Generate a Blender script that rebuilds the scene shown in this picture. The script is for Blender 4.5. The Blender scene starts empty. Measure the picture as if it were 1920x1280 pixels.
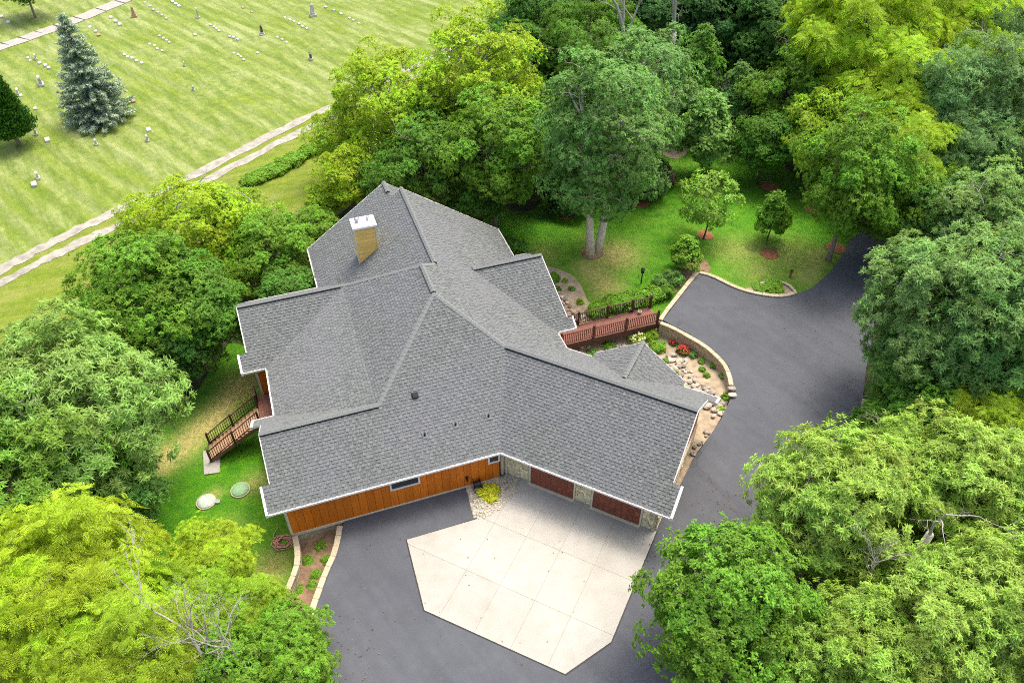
import bpy, bmesh, math, random
import numpy as np
from math import radians, sin, cos, pi, sqrt, atan
from mathutils import Vector, Matrix

S = bpy.context.scene
COL = S.collection
random.seed(7)
RNG = np.random.default_rng(11)

# ------------------------------------------------------------------ camera
CAM_H, FPX, PITCH = 36.0, 1471.0, atan(1364 / 1471)
cam = bpy.data.cameras.new('camera'); cam_o = bpy.data.objects.new('camera', cam); COL.objects.link(cam_o)
cam_o.location = (0, 0, CAM_H); cam_o.rotation_euler = (pi / 2 - PITCH, 0, 0)
cam.sensor_fit = 'HORIZONTAL'; cam.sensor_width = 36; cam.lens = 36 * FPX / 1920
cam.clip_start = 0.5; cam.clip_end = 2000
S.camera = cam_o

# ------------------------------------------------------------------ light
SUN_EL, SUN_AZ = radians(70), radians(40)        # azimuth measured from +Y towards +X
w = bpy.data.worlds.new('World'); S.world = w; w.use_nodes = True
nt = w.node_tree; nt.nodes.clear()
sky = nt.nodes.new('ShaderNodeTexSky'); sky.sky_type = 'NISHITA'; sky.sun_disc = False
sky.sun_elevation = SUN_EL; sky.sun_rotation = SUN_AZ; sky.air_density = 1.0; sky.dust_density = 7.0; sky.ozone_density = 0.3
bg = nt.nodes.new('ShaderNodeBackground'); bg.inputs[1].default_value = 0.15
wo = nt.nodes.new('ShaderNodeOutputWorld')
nt.links.new(sky.outputs[0], bg.inputs[0]); nt.links.new(bg.outputs[0], wo.inputs[0])
sun = bpy.data.lights.new('sun', 'SUN'); sun.energy = 0.8; sun.angle = radians(16); sun.color = (1.0, 0.95, 0.86)
sun_o = bpy.data.objects.new('sun', sun); COL.objects.link(sun_o)
sd = Vector((sin(SUN_AZ) * cos(SUN_EL), cos(SUN_AZ) * cos(SUN_EL), sin(SUN_EL)))
sun_o.rotation_euler = sd.to_track_quat('Z', 'Y').to_euler(); sun_o.location = (0, 40, 60)
S.view_settings.view_transform = 'Standard'; S.view_settings.look = 'None'
S.view_settings.exposure = 1.2; S.view_settings.gamma = 1.0; S.view_settings.use_curve_mapping = False
S.render.engine = 'CYCLES'
S.cycles.max_bounces = 8; S.cycles.diffuse_bounces = 5; S.cycles.glossy_bounces = 2
S.cycles.transmission_bounces = 4; S.cycles.transparent_max_bounces = 4
S.cycles.use_denoising = False; S.cycles.filter_width = 1.05

# ------------------------------------------------------------------ coordinates
# house axes on the plan: A runs along the gables to the right, B away from the street; C / D are turned 45 degrees (garage wing)
aA = radians(71); A2 = np.array([sin(aA), cos(aA)]); B2 = np.array([-cos(aA), sin(aA)])
aC = aA - radians(135); C2 = np.array([sin(aC), cos(aC)]); D2 = np.array([cos(aC), -sin(aC)])
def W(a, b, z=0.0): p = a * A2 + b * B2; return Vector((p[0], p[1], z))
def Wc(c, d, z=0.0): p = c * C2 + d * D2; return Vector((p[0], p[1], z))
_s, _c = sin(PITCH), cos(PITCH)
def at(px, py, z=0.0):          # survey: where the sight line through a photo pixel meets height z
    u = (px - 960) / FPX; v = (640 - py) / FPX
    d = np.array([u, _c + v * _s, -_s + v * _c]); t = (z - CAM_H) / d[2]
    return np.array([0, 0, CAM_H]) + t * d

# terrain: smooth interpolation between surveyed heights
_ctl = [(430,930,-1.4),(420,720,-1.9),(400,860,-1.9),(300,860,-2.0),(520,1060,-1.1),(300,1100,-1.5),(100,1200,-1.5),(100,700,-2.0),(0,900,-2),
 (470,700,-1.9),(540,1120,-.8),(480,1200,-.8),(520,500,-2.0),(300,420,-2.0),(600,430,-2),(0,500,-2.2),(300,300,-2.2),(600,150,-2.2),(0,0,-2.5),(500,0,-2.5),(900,0,-2.2),
 (700,350,-1.8),(900,400,-1.5),(960,470,-1.4),(1000,520,-1.3),(1080,560,-1.2),(1150,580,-1.0),(1110,470,-1.0),(1000,430,-1.3),(1200,520,-.8),
 (1250,490,-.4),(1290,500,-.15),(1350,510,-.08),(1420,540,-.06),(1490,550,-.06),(1530,530,-.06),(1570,490,-.06),(1600,440,-.06),(1640,400,-.1),
 (1330,440,-.4),(1450,480,-.2),(1450,350,-.6),(1300,250,-1.0),(1500,200,-.8),(1700,300,-.2),(1800,200,-.4),(1300,50,-1.4),(1800,0,-.8),
 (1100,640,-1.2),(1150,630,-1.2),(1230,650,-1.1),(1280,680,-.95),(1320,720,-.75),(1350,750,-.5),(1340,790,-.25),(1300,860,-.15),(1270,920,-.1),
 (1700,600,-.1),(1660,720,-.08),(1640,800,-.08),(1800,800,.3),(1900,600,.3),(1600,950,-.08),(1700,1000,.2),(1500,1150,-.08),(1600,1250,0),(1900,1200,.4),
 (600,1050,-.55),(580,1150,-.4),(565,1240,-.3),(900,940,-.06),(920,920,-.06),(900,1200,-.3),(1100,1500,-.3)]
_cp = np.array([[*at(x, y, z)[:2], z] for x, y, z in _ctl])
def ZT(x, y):
    x = np.atleast_1d(np.asarray(x, float)); y = np.atleast_1d(np.asarray(y, float))
    out = np.empty(x.shape)
    xs, ys, os_ = x.ravel(), y.ravel(), out.ravel()
    for i in range(0, xs.size, 20000):
        d2 = (xs[i:i+20000, None] - _cp[None, :, 0])**2 + (ys[i:i+20000, None] - _cp[None, :, 1])**2 + 0.6
        wt = d2**-1.6
        os_[i:i+20000] = (wt * _cp[None, :, 2]).sum(1) / wt.sum(1)
    return os_.reshape(x.shape)
def zt(x, y): return float(ZT(x, y)[0])
def atg(px, py, dz=0.0):         # point on the terrain
    z = -1.0
    for _ in range(12):
        p = at(px, py, z + dz); z = zt(p[0], p[1])
    return Vector((p[0], p[1], z))

# ------------------------------------------------------------------ object helpers
def mesh_from(name, verts, faces, mats, smooth=False, mi=None):
    m = bpy.data.meshes.new(name); m.from_pydata([tuple(v) for v in verts], [], faces)
    for k in (mats if isinstance(mats, (list, tuple)) else [mats]): m.materials.append(k)
    if mi is not None: m.polygons.foreach_set('material_index', mi)
    if smooth: m.polygons.foreach_set('use_smooth', [True] * len(m.polygons))
    m.update(); return m
def link(name, me, parent=None, loc=None):
    o = bpy.data.objects.new(name, me); COL.objects.link(o)
    if parent is not None: o.parent = parent
    if loc is not None: o.location = loc
    return o
def tag(o, label=None, cat=None, group=None, kind=None):
    if label: o['label'] = label
    if cat: o['category'] = cat
    if group: o['group'] = group
    if kind: o['kind'] = kind
    return o
def thing(name, label, cat, loc=(0, 0, 0), rz=0.0, group=None):
    o = bpy.data.objects.new(name, None); COL.objects.link(o)
    o.location = loc; o.rotation_euler = (0, 0, rz); o.empty_display_size = .3
    return tag(o, label, cat, group)

class MB:
    def __init__(s): s.v = []; s.f = []; s.m = []
    def quad_face(s, pts, m=0):
        n = len(s.v); s.v += [tuple(p) for p in pts]; s.f.append(tuple(range(n, n + len(pts)))); s.m.append(m)
    def hexa(s, p, m=0):    # p: 4 bottom + 4 top
        n = len(s.v); s.v += [tuple(q) for q in p]
        for f in ((3,2,1,0),(4,5,6,7),(0,1,5,4),(1,2,6,5),(2,3,7,6),(3,0,4,7)): s.f.append(tuple(n + i for i in f)); s.m.append(m)
    def box(s, x0, x1, y0, y1, z0, z1, fr=None, m=0):
        fr = fr or (lambda x, y, z: Vector((x, y, z)))
        s.hexa([fr(x0,y0,z0),fr(x1,y0,z0),fr(x1,y1,z0),fr(x0,y1,z0),fr(x0,y0,z1),fr(x1,y0,z1),fr(x1,y1,z1),fr(x0,y1,z1)], m)
    def bar(s, p, q, w, h=None, up=Vector((0,0,1)), m=0):
        p, q = Vector(p), Vector(q); h = h or w; d = (q - p).normalized()
        x = d.cross(up);
        if x.length < 1e-4: x = Vector((1,0,0))
        x.normalize(); y = x.cross(d); x = x * w / 2; y = y * h / 2
        s.hexa([p-x-y, p+x-y, p+x+y, p-x+y, q-x-y, q+x-y, q+x+y, q-x+y], m)
    def tube(s, pts, rad, n=6, m=0, cap=True):
        pts = [Vector(p) for p in pts]; base = len(s.v)
        rad = rad if isinstance(rad, (list, tuple)) else [rad] * len(pts)
        for i, p in enumerate(pts):
            d = (pts[min(i+1, len(pts)-1)] - pts[max(i-1, 0)]).normalized()
            x = d.cross(Vector((0.13, 0.31, 1)) if abs(d.z) < .95 else Vector((1, 0.2, 0))).normalized(); y = d.cross(x)
            for k in range(n):
                t = 2*pi*k/n; s.v.append(tuple(p + (x*cos(t) + y*sin(t)) * rad[i]))
        for i in range(len(pts)-1):
            for k in range(n):
                a = base+i*n+k; b = base+i*n+(k+1) % n
                s.f.append((a, b, b+n, a+n)); s.m.append(m)
        if cap:
            s.f.append(tuple(base + k for k in range(n))[::-1]); s.m.append(m)
            e = base + (len(pts)-1)*n; s.f.append(tuple(e + k for k in range(n))); s.m.append(m)
    def cyl(s, c, r, z0, z1, n=16, m=0, r2=None):
        c = Vector(c); r2 = r if r2 is None else r2; b = len(s.v)
        for z, rr in ((z0, r), (z1, r2)):
            for k in range(n): s.v.append((c.x + rr*cos(2*pi*k/n), c.y + rr*sin(2*pi*k/n), c.z + z))
        for k in range(n):
            a = b+k; q = b+(k+1) % n; s.f.append((a, q, q+n, a+n)); s.m.append(m)
        s.f.append(tuple(b+k for k in range(n))[::-1]); s.m.append(m); s.f.append(tuple(b+n+k for k in range(n))); s.m.append(m)
    def lathe(s, c, prof, n=14, m=0):
        c = Vector(c); b = len(s.v)
        for r, z in prof:
            for k in range(n): s.v.append((c.x + r*cos(2*pi*k/n), c.y + r*sin(2*pi*k/n), c.z + z))
        for i in range(len(prof)-1):
            for k in range(n):
                a = b+i*n+k; q = b+i*n+(k+1) % n; s.f.append((a, q, q+n, a+n)); s.m.append(m)
        e = b+(len(prof)-1)*n; s.f.append(tuple(e+k for k in range(n))); s.m.append(m)
    def obj(s, name, mats, parent=None, smooth=False, bevel=0.0):
        me = mesh_from(name, s.v, s.f, mats, smooth, s.m)
        if bevel: 
            bm = bmesh.new(); bm.from_mesh(me)
            bmesh.ops.bevel(bm, geom=bm.edges[:], offset=bevel, segments=1, affect='EDGES', clamp_overlap=True)
            bm.to_mesh(me); bm.free()
        return link(name, me, parent)

# ------------------------------------------------------------------ materials
def nodes(name):
    m = bpy.data.materials.new(name); m.use_nodes = True; t = m.node_tree; b = t.nodes['Principled BSDF']
    return m, t, b
def N(t, typ, **kw):
    n = t.nodes.new(typ)
    for k, v in kw.items():
        if k.startswith('i_'): n.inputs[k[2:]].default_value = v
        else: setattr(n, k, v)
    return n
def noise(t, scale, detail=4, rough=.55, vec=None, stretch=None, rot=0.0):
    n = N(t, 'ShaderNodeTexNoise'); n.inputs['Scale'].default_value = scale; n.inputs['Detail'].default_value = detail; n.inputs['Roughness'].default_value = rough
    g = N(t, 'ShaderNodeNewGeometry') if vec is None else None
    src = g.outputs['Position'] if vec is None else vec
    if stretch:
        mp = N(t, 'ShaderNodeMapping'); mp.inputs['Rotation'].default_value = (0, 0, rot)
        mp2 = N(t, 'ShaderNodeMapping'); mp2.inputs['Scale'].default_value = stretch
        t.links.new(src, mp.inputs[0]); t.links.new(mp.outputs[0], mp2.inputs[0]); src = mp2.outputs[0]
    t.links.new(src, n.inputs['Vector']); return n.outputs['Fac']
def ramp(t, fac, stops):
    r = N(t, 'ShaderNodeValToRGB'); e = r.color_ramp.elements
    while len(e) < len(stops): e.new(.5)
    for k, (p, c) in enumerate(stops): e[k].position = p; e[k].color = (*c, 1) if len(c) == 3 else c
    t.links.new(fac, r.inputs[0]); return r.outputs[0]
def mix(t, fac, a, b, mode='MIX'):
    n = N(t, 'ShaderNodeMix', data_type='RGBA', blend_type=mode)
    for i, v in ((0, fac), (6, a), (7, b)):
        if hasattr(v, 'is_linked'): t.links.new(v, n.inputs[i])
        else: n.inputs[i].default_value = v if i == 0 else ((*v, 1) if len(v) == 3 else v)
    return n.outputs[2]
def math_(t, op, a, b=0.0, clamp=False):
    n = N(t, 'ShaderNodeMath', operation=op, use_clamp=clamp)
    for i, v in ((0, a), (1, b)):
        if hasattr(v, 'is_linked'): t.links.new(v, n.inputs[i])
        else: n.inputs[i].default_value = v
    return n.outputs[0]
def bump(t, b, h, strength=.4, dist=.02):
    n = N(t, 'ShaderNodeBump'); n.inputs['Strength'].default_value = strength; n.inputs['Distance'].default_value = dist
    t.links.new(h, n.inputs['Height']); t.links.new(n.outputs[0], b.inputs['Normal'])
def obj_rand(t): return N(t, 'ShaderNodeObjectInfo').outputs['Random']
def attr(t, name): return N(t, 'ShaderNodeAttribute', attribute_name=name).outputs['Fac']
def simple(name, col, rough=.6, var=.15, scale=8.0, metal=0.0, spec=.4, bumpk=0.0, rnd=0.0):
    m, t, b = nodes(name)
    f = noise(t, scale)
    lo = tuple(max(0, c*(1-var)) for c in col); hi = tuple(min(1, c*(1+var)) for c in col)
    c = ramp(t, f, [(.3, lo), (.7, hi)])
    if rnd:
        r = obj_rand(t); k = N(t, 'ShaderNodeMapRange'); k.inputs[3].default_value = 1-rnd; k.inputs[4].default_value = 1+rnd
        t.links.new(r, k.inputs[0]); h = N(t, 'ShaderNodeHueSaturation'); t.links.new(c, h.inputs['Color']); t.links.new(k.outputs[0], h.inputs['Value']); c = h.outputs[0]
    t.links.new(c, b.inputs['Base Color'])
    b.inputs['Roughness'].default_value = rough; b.inputs['Metallic'].default_value = metal; b.inputs['Specular IOR Level'].default_value = spec
    if bumpk: bump(t, b, noise(t, scale*4, 5), bumpk, .02)
    return m

def mat_shingle():
    m, t, b = nodes('asphalt_shingle')
    r = math_(t, 'FRACT', math_(t, 'ADD', attr(t, 'rnd'), obj_rand(t)))
    c = ramp(t, r, [(0, (0.107,0.119,0.118)), (.3, (0.141,0.155,0.150)), (.6, (0.161,0.176,0.168)), (.8, (0.141,0.151,0.154)), (1, (0.179,0.195,0.186))])
    big = noise(t, .3, 4); c = mix(t, math_(t, 'MULTIPLY', ramp(t, big, [(.42, (0,0,0)), (.62, (1,1,1))]), .4), c, (.165,.17,.19))
    gr = noise(t, 60, 3); c = mix(t, .5, c, ramp(t, gr, [(.35, (.62,.62,.62)), (.65, (1.12,1.12,1.12))]), 'MULTIPLY')
    t.links.new(c, b.inputs['Base Color']); b.inputs['Roughness'].default_value = .85; b.inputs['Specular IOR Level'].default_value = .25
    bump(t, b, gr, .5, .01)
    return m
M = {}
M['shingle'] = mat_shingle()
M['shingle_edge'] = simple('shingle_cut_edge', (.028,.03,.033), .9)  # cut asphalt edge; shade below thick tabs is put into its dark colour
M['ridge'] = simple('ridge_cap', (.175,.19,.184), .85, .2, 30, spec=.2, bumpk=.3)
M['vent_black'] = simple('vent_black', (.012,.012,.014), .6)
M['underlay'] = simple('roof_deck', (.05,.053,.056), .9)
M['white'] = simple('white_trim', (.78,.77,.74), .45, .05, 3)
M['cream'] = simple('cream_trim', (.62,.56,.42), .6, .1, 5, rnd=.05)
def mat_siding():
    m, t, b = nodes('orange_stained_board')
    g = noise(t, 3, 6, .6, stretch=(4, 4, .25)); fine = noise(t, 24, 4, .6, stretch=(6, 6, .2))
    c = ramp(t, g, [(.25, (.55,.13,.008)), (.5, (.68,.18,.010)), (.75, (.76,.22,.014))])
    c = mix(t, .3, c, ramp(t, fine, [(.3, (.6,.6,.6)), (.7, (1,1,1))]), 'MULTIPLY')
    h = N(t, 'ShaderNodeHueSaturation'); k = N(t, 'ShaderNodeMapRange'); k.inputs[3].default_value = .82; k.inputs[4].default_value = 1.1
    t.links.new(obj_rand(t), k.inputs[0]); t.links.new(k.outputs[0], h.inputs['Value']); t.links.new(c, h.inputs['Color'])
    t.links.new(h.outputs[0], b.inputs['Base Color']); b.inputs['Roughness'].default_value = .55; b.inputs['Specular IOR Level'].default_value = .3
    return m
M['siding'] = mat_siding()
M['yellow_slat'] = simple('yellow_lap_siding', (.74,.50,.14), .55, .1, 6, rnd=.12)
M['stone'] = simple('tan_stone', (.70,.61,.40), .8, .22, 7, bumpk=.5, rnd=.22)
M['stone_joint'] = simple('mortar', (.56,.51,.38), .9, .1)
M['block'] = simple('wall_block', (.36,.3,.2), .85, .2, 6, bumpk=.5, rnd=.14)
M['cap'] = simple('cap_stone', (.43,.37,.25), .8, .14, 9, bumpk=.3, rnd=.1)
def mat_door():
    m, t, b = nodes('brown_garage_door')
    f = noise(t, 5, 6, .6, stretch=(.4, .4, 3)); c = ramp(t, f, [(.3, (.17,.043,.022)), (.7, (.27,.08,.04))])
    h = N(t, 'ShaderNodeHueSaturation'); k = N(t, 'ShaderNodeMapRange'); k.inputs[3].default_value = .8; k.inputs[4].default_value = 1.25
    t.links.new(obj_rand(t), k.inputs[0]); t.links.new(k.outputs[0], h.inputs['Value']); t.links.new(c, h.inputs['Color'])
    t.links.new(h.outputs[0], b.inputs['Base Color']); b.inputs['Roughness'].default_value = .5
    return m
M['door'] = mat_door()
def mat_glass():
    m, t, b = nodes('dark_window_glass')
    b.inputs['Base Color'].default_value = (.02,.025,.028,1); b.inputs['Roughness'].default_value = .05; b.inputs['Specular IOR Level'].default_value = .8
    return m
M['glass'] = mat_glass()
M['metal'] = simple('galvanised_metal', (.55,.55,.55), .35, .1, 8, metal=.8)
M['chimney_cap'] = simple('chimney_cap_white', (.72,.7,.68), .5, .1, 6)
M['black_metal'] = simple('black_metal', (.02,.02,.02), .45)
M['dark_wood'] = simple('dark_brown_wood', (.055,.022,.014), .6, .25, 10, rnd=.15)
M['red_deck'] = simple('red_brown_deck_board', (.20,.085,.06), .6, .15, 6, rnd=.1)
M['deck_rail'] = simple('red_rail', (.135,.04,.027), .5, .2, 8)
M['tread'] = simple('stair_tread', (.36,.215,.125), .65, .15, 8, rnd=.1)
def mat_asphalt():
    m, t, b = nodes('asphalt')
    big = noise(t, .22, 4); mid = noise(t, 1.6, 5, .6); fine = noise(t, 40, 3)
    c = ramp(t, big, [(.3, (.066,.073,.086)), (.7, (.086,.095,.110))])
    c = mix(t, .5, c, ramp(t, mid, [(.3, (.78,.78,.78)), (.7, (1.08,1.08,1.08))]), 'MULTIPLY')
    st = noise(t, .5, 5, .6, stretch=(.35, 2.2, 1), rot=.9); c = mix(t, .4, c, ramp(t, st, [(.35, (.72,.72,.73)), (.6, (1.08,1.08,1.08))]), 'MULTIPLY')
    c = mix(t, .5, c, ramp(t, fine, [(.3, (.75,.75,.75)), (.7, (1.2,1.2,1.2))]), 'MULTIPLY')
    vo = N(t, 'ShaderNodeTexVoronoi', feature='DISTANCE_TO_EDGE'); vo.inputs['Scale'].default_value = .16
    g_ = N(t, 'ShaderNodeNewGeometry'); wv = N(t, 'ShaderNodeTexNoise'); wv.inputs['Scale'].default_value = .9; wv.inputs['Detail'].default_value = 6; t.links.new(g_.outputs['Position'], wv.inputs['Vector'])
    va = N(t, 'ShaderNodeVectorMath', operation='ADD'); t.links.new(g_.outputs['Position'], va.inputs[0]); vs = N(t, 'ShaderNodeVectorMath', operation='SCALE'); vs.inputs['Scale'].default_value = 1.6; t.links.new(wv.outputs['Color'], vs.inputs[0]); t.links.new(vs.outputs[0], va.inputs[1]); t.links.new(va.outputs[0], vo.inputs['Vector'])
    ck = math_(t, 'MULTIPLY', ramp(t, vo.outputs['Distance'], [(0, (1,1,1)), (.011, (0,0,0))]), ramp(t, noise(t, .25, 2), [(.5, (0,0,0)), (.62, (.55,.55,.55))]))
    c = mix(t, ck, c, (.03,.03,.034))
    sp = noise(t, 2.6, 2, .5); c = mix(t, math_(t, 'MULTIPLY', ramp(t, sp, [(.7, (0,0,0)), (.76, (1,1,1))]), .25), c, (.14,.14,.15))
    t.links.new(c, b.inputs['Base Color']); b.inputs['Roughness'].default_value = .75; b.inputs['Specular IOR Level'].default_value = .35
    bump(t, b, fine, .4, .01); return m
M['asphalt'] = mat_asphalt()
def mat_concrete():
    m, t, b = nodes('concrete')
    big = noise(t, .3, 4); mid = noise(t, 1.5, 6, .65); fine = noise(t, 30, 3)
    c = ramp(t, big, [(.3, (.335,.325,.28)), (.7, (.39,.385,.345))])
    c = mix(t, .7, c, ramp(t, mid, [(.25, (.84,.83,.8)), (.55, (1,1,1)), (.8, (1.07,1.07,1.07))]), 'MULTIPLY')
    c = mix(t, .4, c, ramp(t, fine, [(.3, (.9,.9,.9)), (.7, (1.05,1.05,1.05))]), 'MULTIPLY')
    h = N(t, 'ShaderNodeHueSaturation'); k = N(t, 'ShaderNodeMapRange'); k.inputs[3].default_value = .95; k.inputs[4].default_value = 1.05
    t.links.new(obj_rand(t), k.inputs[0]); t.links.new(k.outputs[0], h.inputs['Value']); t.links.new(c, h.inputs['Color'])
    t.links.new(h.outputs[0], b.inputs['Base Color']); b.inputs['Roughness'].default_value = .8
    return m
M['concrete'] = mat_concrete()
M['path'] = simple('old_path', (.33,.31,.28), .85, .15, 2)
M['gravel_track'] = simple('gravel_track', (.30,.285,.24), .9, .3, 1.6, bumpk=.4)
M['sand'] = simple('sandy_soil', (.33,.265,.18), .95, .3, 2.2, bumpk=.4)
M['soil'] = simple('brown_soil', (.22,.145,.085), .95, .4, 2.5, bumpk=.5)
M['mulch'] = simple('red_mulch', (.27,.115,.055), .95, .4, 14, bumpk=.6)
M['mulch_dark'] = simple('joint_dirt', (.23,.21,.17), .95)
M['rock'] = simple('river_rock', (.35,.305,.245), .8, .25, 5, bumpk=.3, rnd=.5)
M['grave_grey'] = simple('grey_granite', (.42,.41,.4), .6, .15, 6, rnd=.15)
M['grave_white'] = simple('white_marble', (.46,.45,.42), .6, .1, 6, rnd=.1)
M['grave_dark'] = simple('dark_granite', (.07,.07,.08), .35, .2, 6)
M['grave_brown'] = simple('red_granite', (.36,.22,.16), .5, .15, 6)
M['bark'] = simple('grey_bark', (.26,.22,.175), .9, .35, 6, bumpk=.8)
M['bark_pale'] = simple('pale_bark', (.72,.66,.58), .9, .25, 4, bumpk=.6)
M['bark_dark'] = simple('brown_bark', (.11,.08,.055), .9, .35, 6, bumpk=.8)
M['dead_wood'] = simple('bleached_dead_wood', (.36,.33,.285), .85, .25, 5)
def mat_grass(name, dark, mid, light, dry, dryk, streak=None, rot=0.0, stripe=0.0):
    m, t, b = nodes(name)
    fine = noise(t, 14, 4, .7); med = noise(t, 1.3, 5, .65); big = noise(t, .16, 5, .6)
    c = ramp(t, med, [(.28, dark), (.5, mid), (.74, light)])
    c = mix(t, .75, c, ramp(t, fine, [(.3, (.5,.52,.5)), (.5, (1,1,1)), (.72, (1.45,1.4,1.3))]), 'MULTIPLY')
    d = ramp(t, big, [(.5 - dryk*.2, (0,0,0)), (.72 - dryk*.1, (1,1,1))]); d2 = ramp(t, med, [(.35, (.2,.2,.2)), (.65, (1,1,1))])
    dm = math_(t, 'MULTIPLY', math_(t, 'MULTIPLY', d, d2), dryk)
    c = mix(t, dm, c, dry)
    c = mix(t, math_(t, 'MULTIPLY', attr(t, 'dry'), ramp(t, noise(t, 3.2, 5, .7), [(.3, (.25,.25,.25)), (.6, (1,1,1))])), c, (.46,.37,.14))
    if streak:
        s1 = noise(t, .55, 5, .65, stretch=streak, rot=rot); s2 = noise(t, 1.1, 5, .6, stretch=streak, rot=rot + .25)
        c = mix(t, math_(t, 'MULTIPLY', ramp(t, s1, [(.46, (0,0,0)), (.72, (1,1,1))]), .5), c, dry)
        c = mix(t, math_(t, 'MULTIPLY', ramp(t, s2, [(.48, (0,0,0)), (.62, (1,1,1))]), .55), c, dark)
    if stripe:
        g_ = N(t, 'ShaderNodeNewGeometry'); mp = N(t, 'ShaderNodeMapping'); mp.inputs['Rotation'].default_value = (0, 0, -stripe); t.links.new(g_.outputs['Position'], mp.inputs[0])
        wv = N(t, 'ShaderNodeTexWave', wave_type='BANDS', bands_direction='Y', wave_profile='SIN'); wv.inputs['Scale'].default_value = .16; wv.inputs['Distortion'].default_value = 1.1; wv.inputs['Detail'].default_value = 3; wv.inputs['Detail Scale'].default_value = .8
        t.links.new(mp.outputs[0], wv.inputs['Vector']); c = mix(t, .8, c, ramp(t, wv.outputs['Fac'], [(.3, (.84,.88,.8)), (.7, (1.12,1.1,1.12))]), 'MULTIPLY')
    t.links.new(c, b.inputs['Base Color']); b.inputs['Roughness'].default_value = .8; b.inputs['Specular IOR Level'].default_value = .2
    bump(t, b, fine, .9, .05); return m
M['lawn'] = mat_grass('deep_green_lawn', (.032,.14,.003), (.058,.205,.004), (.108,.25,.007), (.28,.28,.07), .25)
STR = radians(41.5)
M['lawn_cem'] = mat_grass('pale_mown_grass', (.102,.165,.012), (.146,.21,.02), (.195,.245,.04), (.33,.355,.18), .55, streak=(.13, 1.3, 1), rot=STR, stripe=-STR)
M['lawn_mid'] = mat_grass('strip_grass', (.10,.165,.008), (.145,.205,.012), (.19,.235,.025), (.26,.26,.08), .5, streak=(.16, 1.0, 1), rot=-.5)
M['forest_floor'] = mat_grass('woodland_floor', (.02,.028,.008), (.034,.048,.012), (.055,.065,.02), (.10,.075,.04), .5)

def mat_leaf(name, trans=.38, spec=.2):
    m, t, b = nodes(name)
    oi = N(t, 'ShaderNodeObjectInfo'); r = attr(t, 'rnd'); r2 = attr(t, 'lob')
    h = N(t, 'ShaderNodeHueSaturation')
    k1 = N(t, 'ShaderNodeMapRange'); k1.inputs[3].default_value = .494; k1.inputs[4].default_value = .522; t.links.new(r2, k1.inputs[0])
    k2 = N(t, 'ShaderNodeMapRange'); k2.inputs[3].default_value = .55; k2.inputs[4].default_value = 1.45; t.links.new(r, k2.inputs[0])
    t.links.new(k1.outputs[0], h.inputs['Hue']); t.links.new(math_(t, 'MULTIPLY', k2.outputs[0], math_(t, 'ADD', math_(t, 'MULTIPLY', r2, .5), .75)), h.inputs['Value']); t.links.new(oi.outputs['Color'], h.inputs['Color'])
    t.links.new(h.outputs[0], b.inputs['Base Color']); b.inputs['Roughness'].default_value = .6; b.inputs['Specular IOR Level'].default_value = spec
    tr = N(t, 'ShaderNodeBsdfTranslucent'); g = N(t, 'ShaderNodeGamma'); 
    mm = mix(t, 1.0, h.outputs[0], (1.25,1.15,.5), 'MULTIPLY'); t.links.new(mm, tr.inputs[0])
    ms = N(t, 'ShaderNodeMixShader'); ms.inputs[0].default_value = trans
    t.links.new(b.outputs[0], ms.inputs[1]); t.links.new(tr.outputs[0], ms.inputs[2])
    t.links.new(ms.outputs[0], t.nodes['Material Output'].inputs['Surface']); return m
M['leaf'] = mat_leaf('leaf'); M['needle'] = mat_leaf('needle', .2, .2)
for f in ('flower_red','flower_yellow'): pass
M['petal_red'] = simple('red_petal', (.55,.03,.03), .6, .25, 20)
M['petal_white'] = simple('cream_petal', (.62,.66,.32), .6, .15, 20)

# ------------------------------------------------------------------ ground
def in_poly(x, y, poly):
    ins = np.zeros(x.shape, bool); n = len(poly); j = n - 1
    for i in range(n):
        xi, yi = poly[i]; xj, yj = poly[j]
        if yi != yj:
            ins ^= ((yi > y) != (yj > y)) & (x < (xj - xi) * (y - yi) / (yj - yi) + xi)
        j = i
    return ins
def pxpoly(pts, z=-1.2): return [tuple(at(x, y, z)[:2]) for x, y in pts]
gx = np.concatenate([np.linspace(-420, -75, 24), np.arange(-72, 62, .55), np.linspace(65, 420, 24)])
gy = np.concatenate([np.linspace(-120, 4, 16), np.arange(6, 118, .55), np.linspace(121, 700, 30)])
GX, GY = np.meshgrid(gx, gy); GZ = ZT(GX, GY); nx, ny = len(gx), len(gy)
GZ += .05 * np.sin(GX * .9 + GY * .4) * np.sin(GY * .7 - GX * .2) - .03
cxm = (GX[:-1, :-1] + GX[1:, 1:]) / 2; cym = (GY[:-1, :-1] + GY[1:, 1:]) / 2
TRK = [(-400, 712), (0, 517), (300, 371), (611, 215), (830, 100), (1000, 14), (1300, -130)]
cem = in_poly(cxm, cym, pxpoly(TRK, -2.2) + [(260, 700), (-420, 700), (-420, 60)])
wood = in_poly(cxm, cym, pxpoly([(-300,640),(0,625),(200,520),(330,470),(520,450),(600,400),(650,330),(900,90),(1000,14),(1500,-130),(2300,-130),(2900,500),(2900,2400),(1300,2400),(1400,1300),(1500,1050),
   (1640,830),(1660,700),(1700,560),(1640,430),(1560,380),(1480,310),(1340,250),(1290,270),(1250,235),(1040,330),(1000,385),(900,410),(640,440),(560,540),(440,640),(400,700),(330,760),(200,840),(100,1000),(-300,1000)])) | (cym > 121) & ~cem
strip = ~cem & ~wood & in_poly(cxm, cym, pxpoly([(-400,720),(611,215),(900,60),(900,200),(640,440),(520,470),(300,560),(-400,900)]))
zone = np.where(cem, 1, 2)
idx = np.arange(nx * ny).reshape(ny, nx)
V_all = np.stack([GX.ravel(), GY.ravel(), GZ.ravel()], 1)
F_all = np.stack([idx[:-1, :-1], idx[:-1, 1:], idx[1:, 1:], idx[1:, :-1]], -1)
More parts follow.
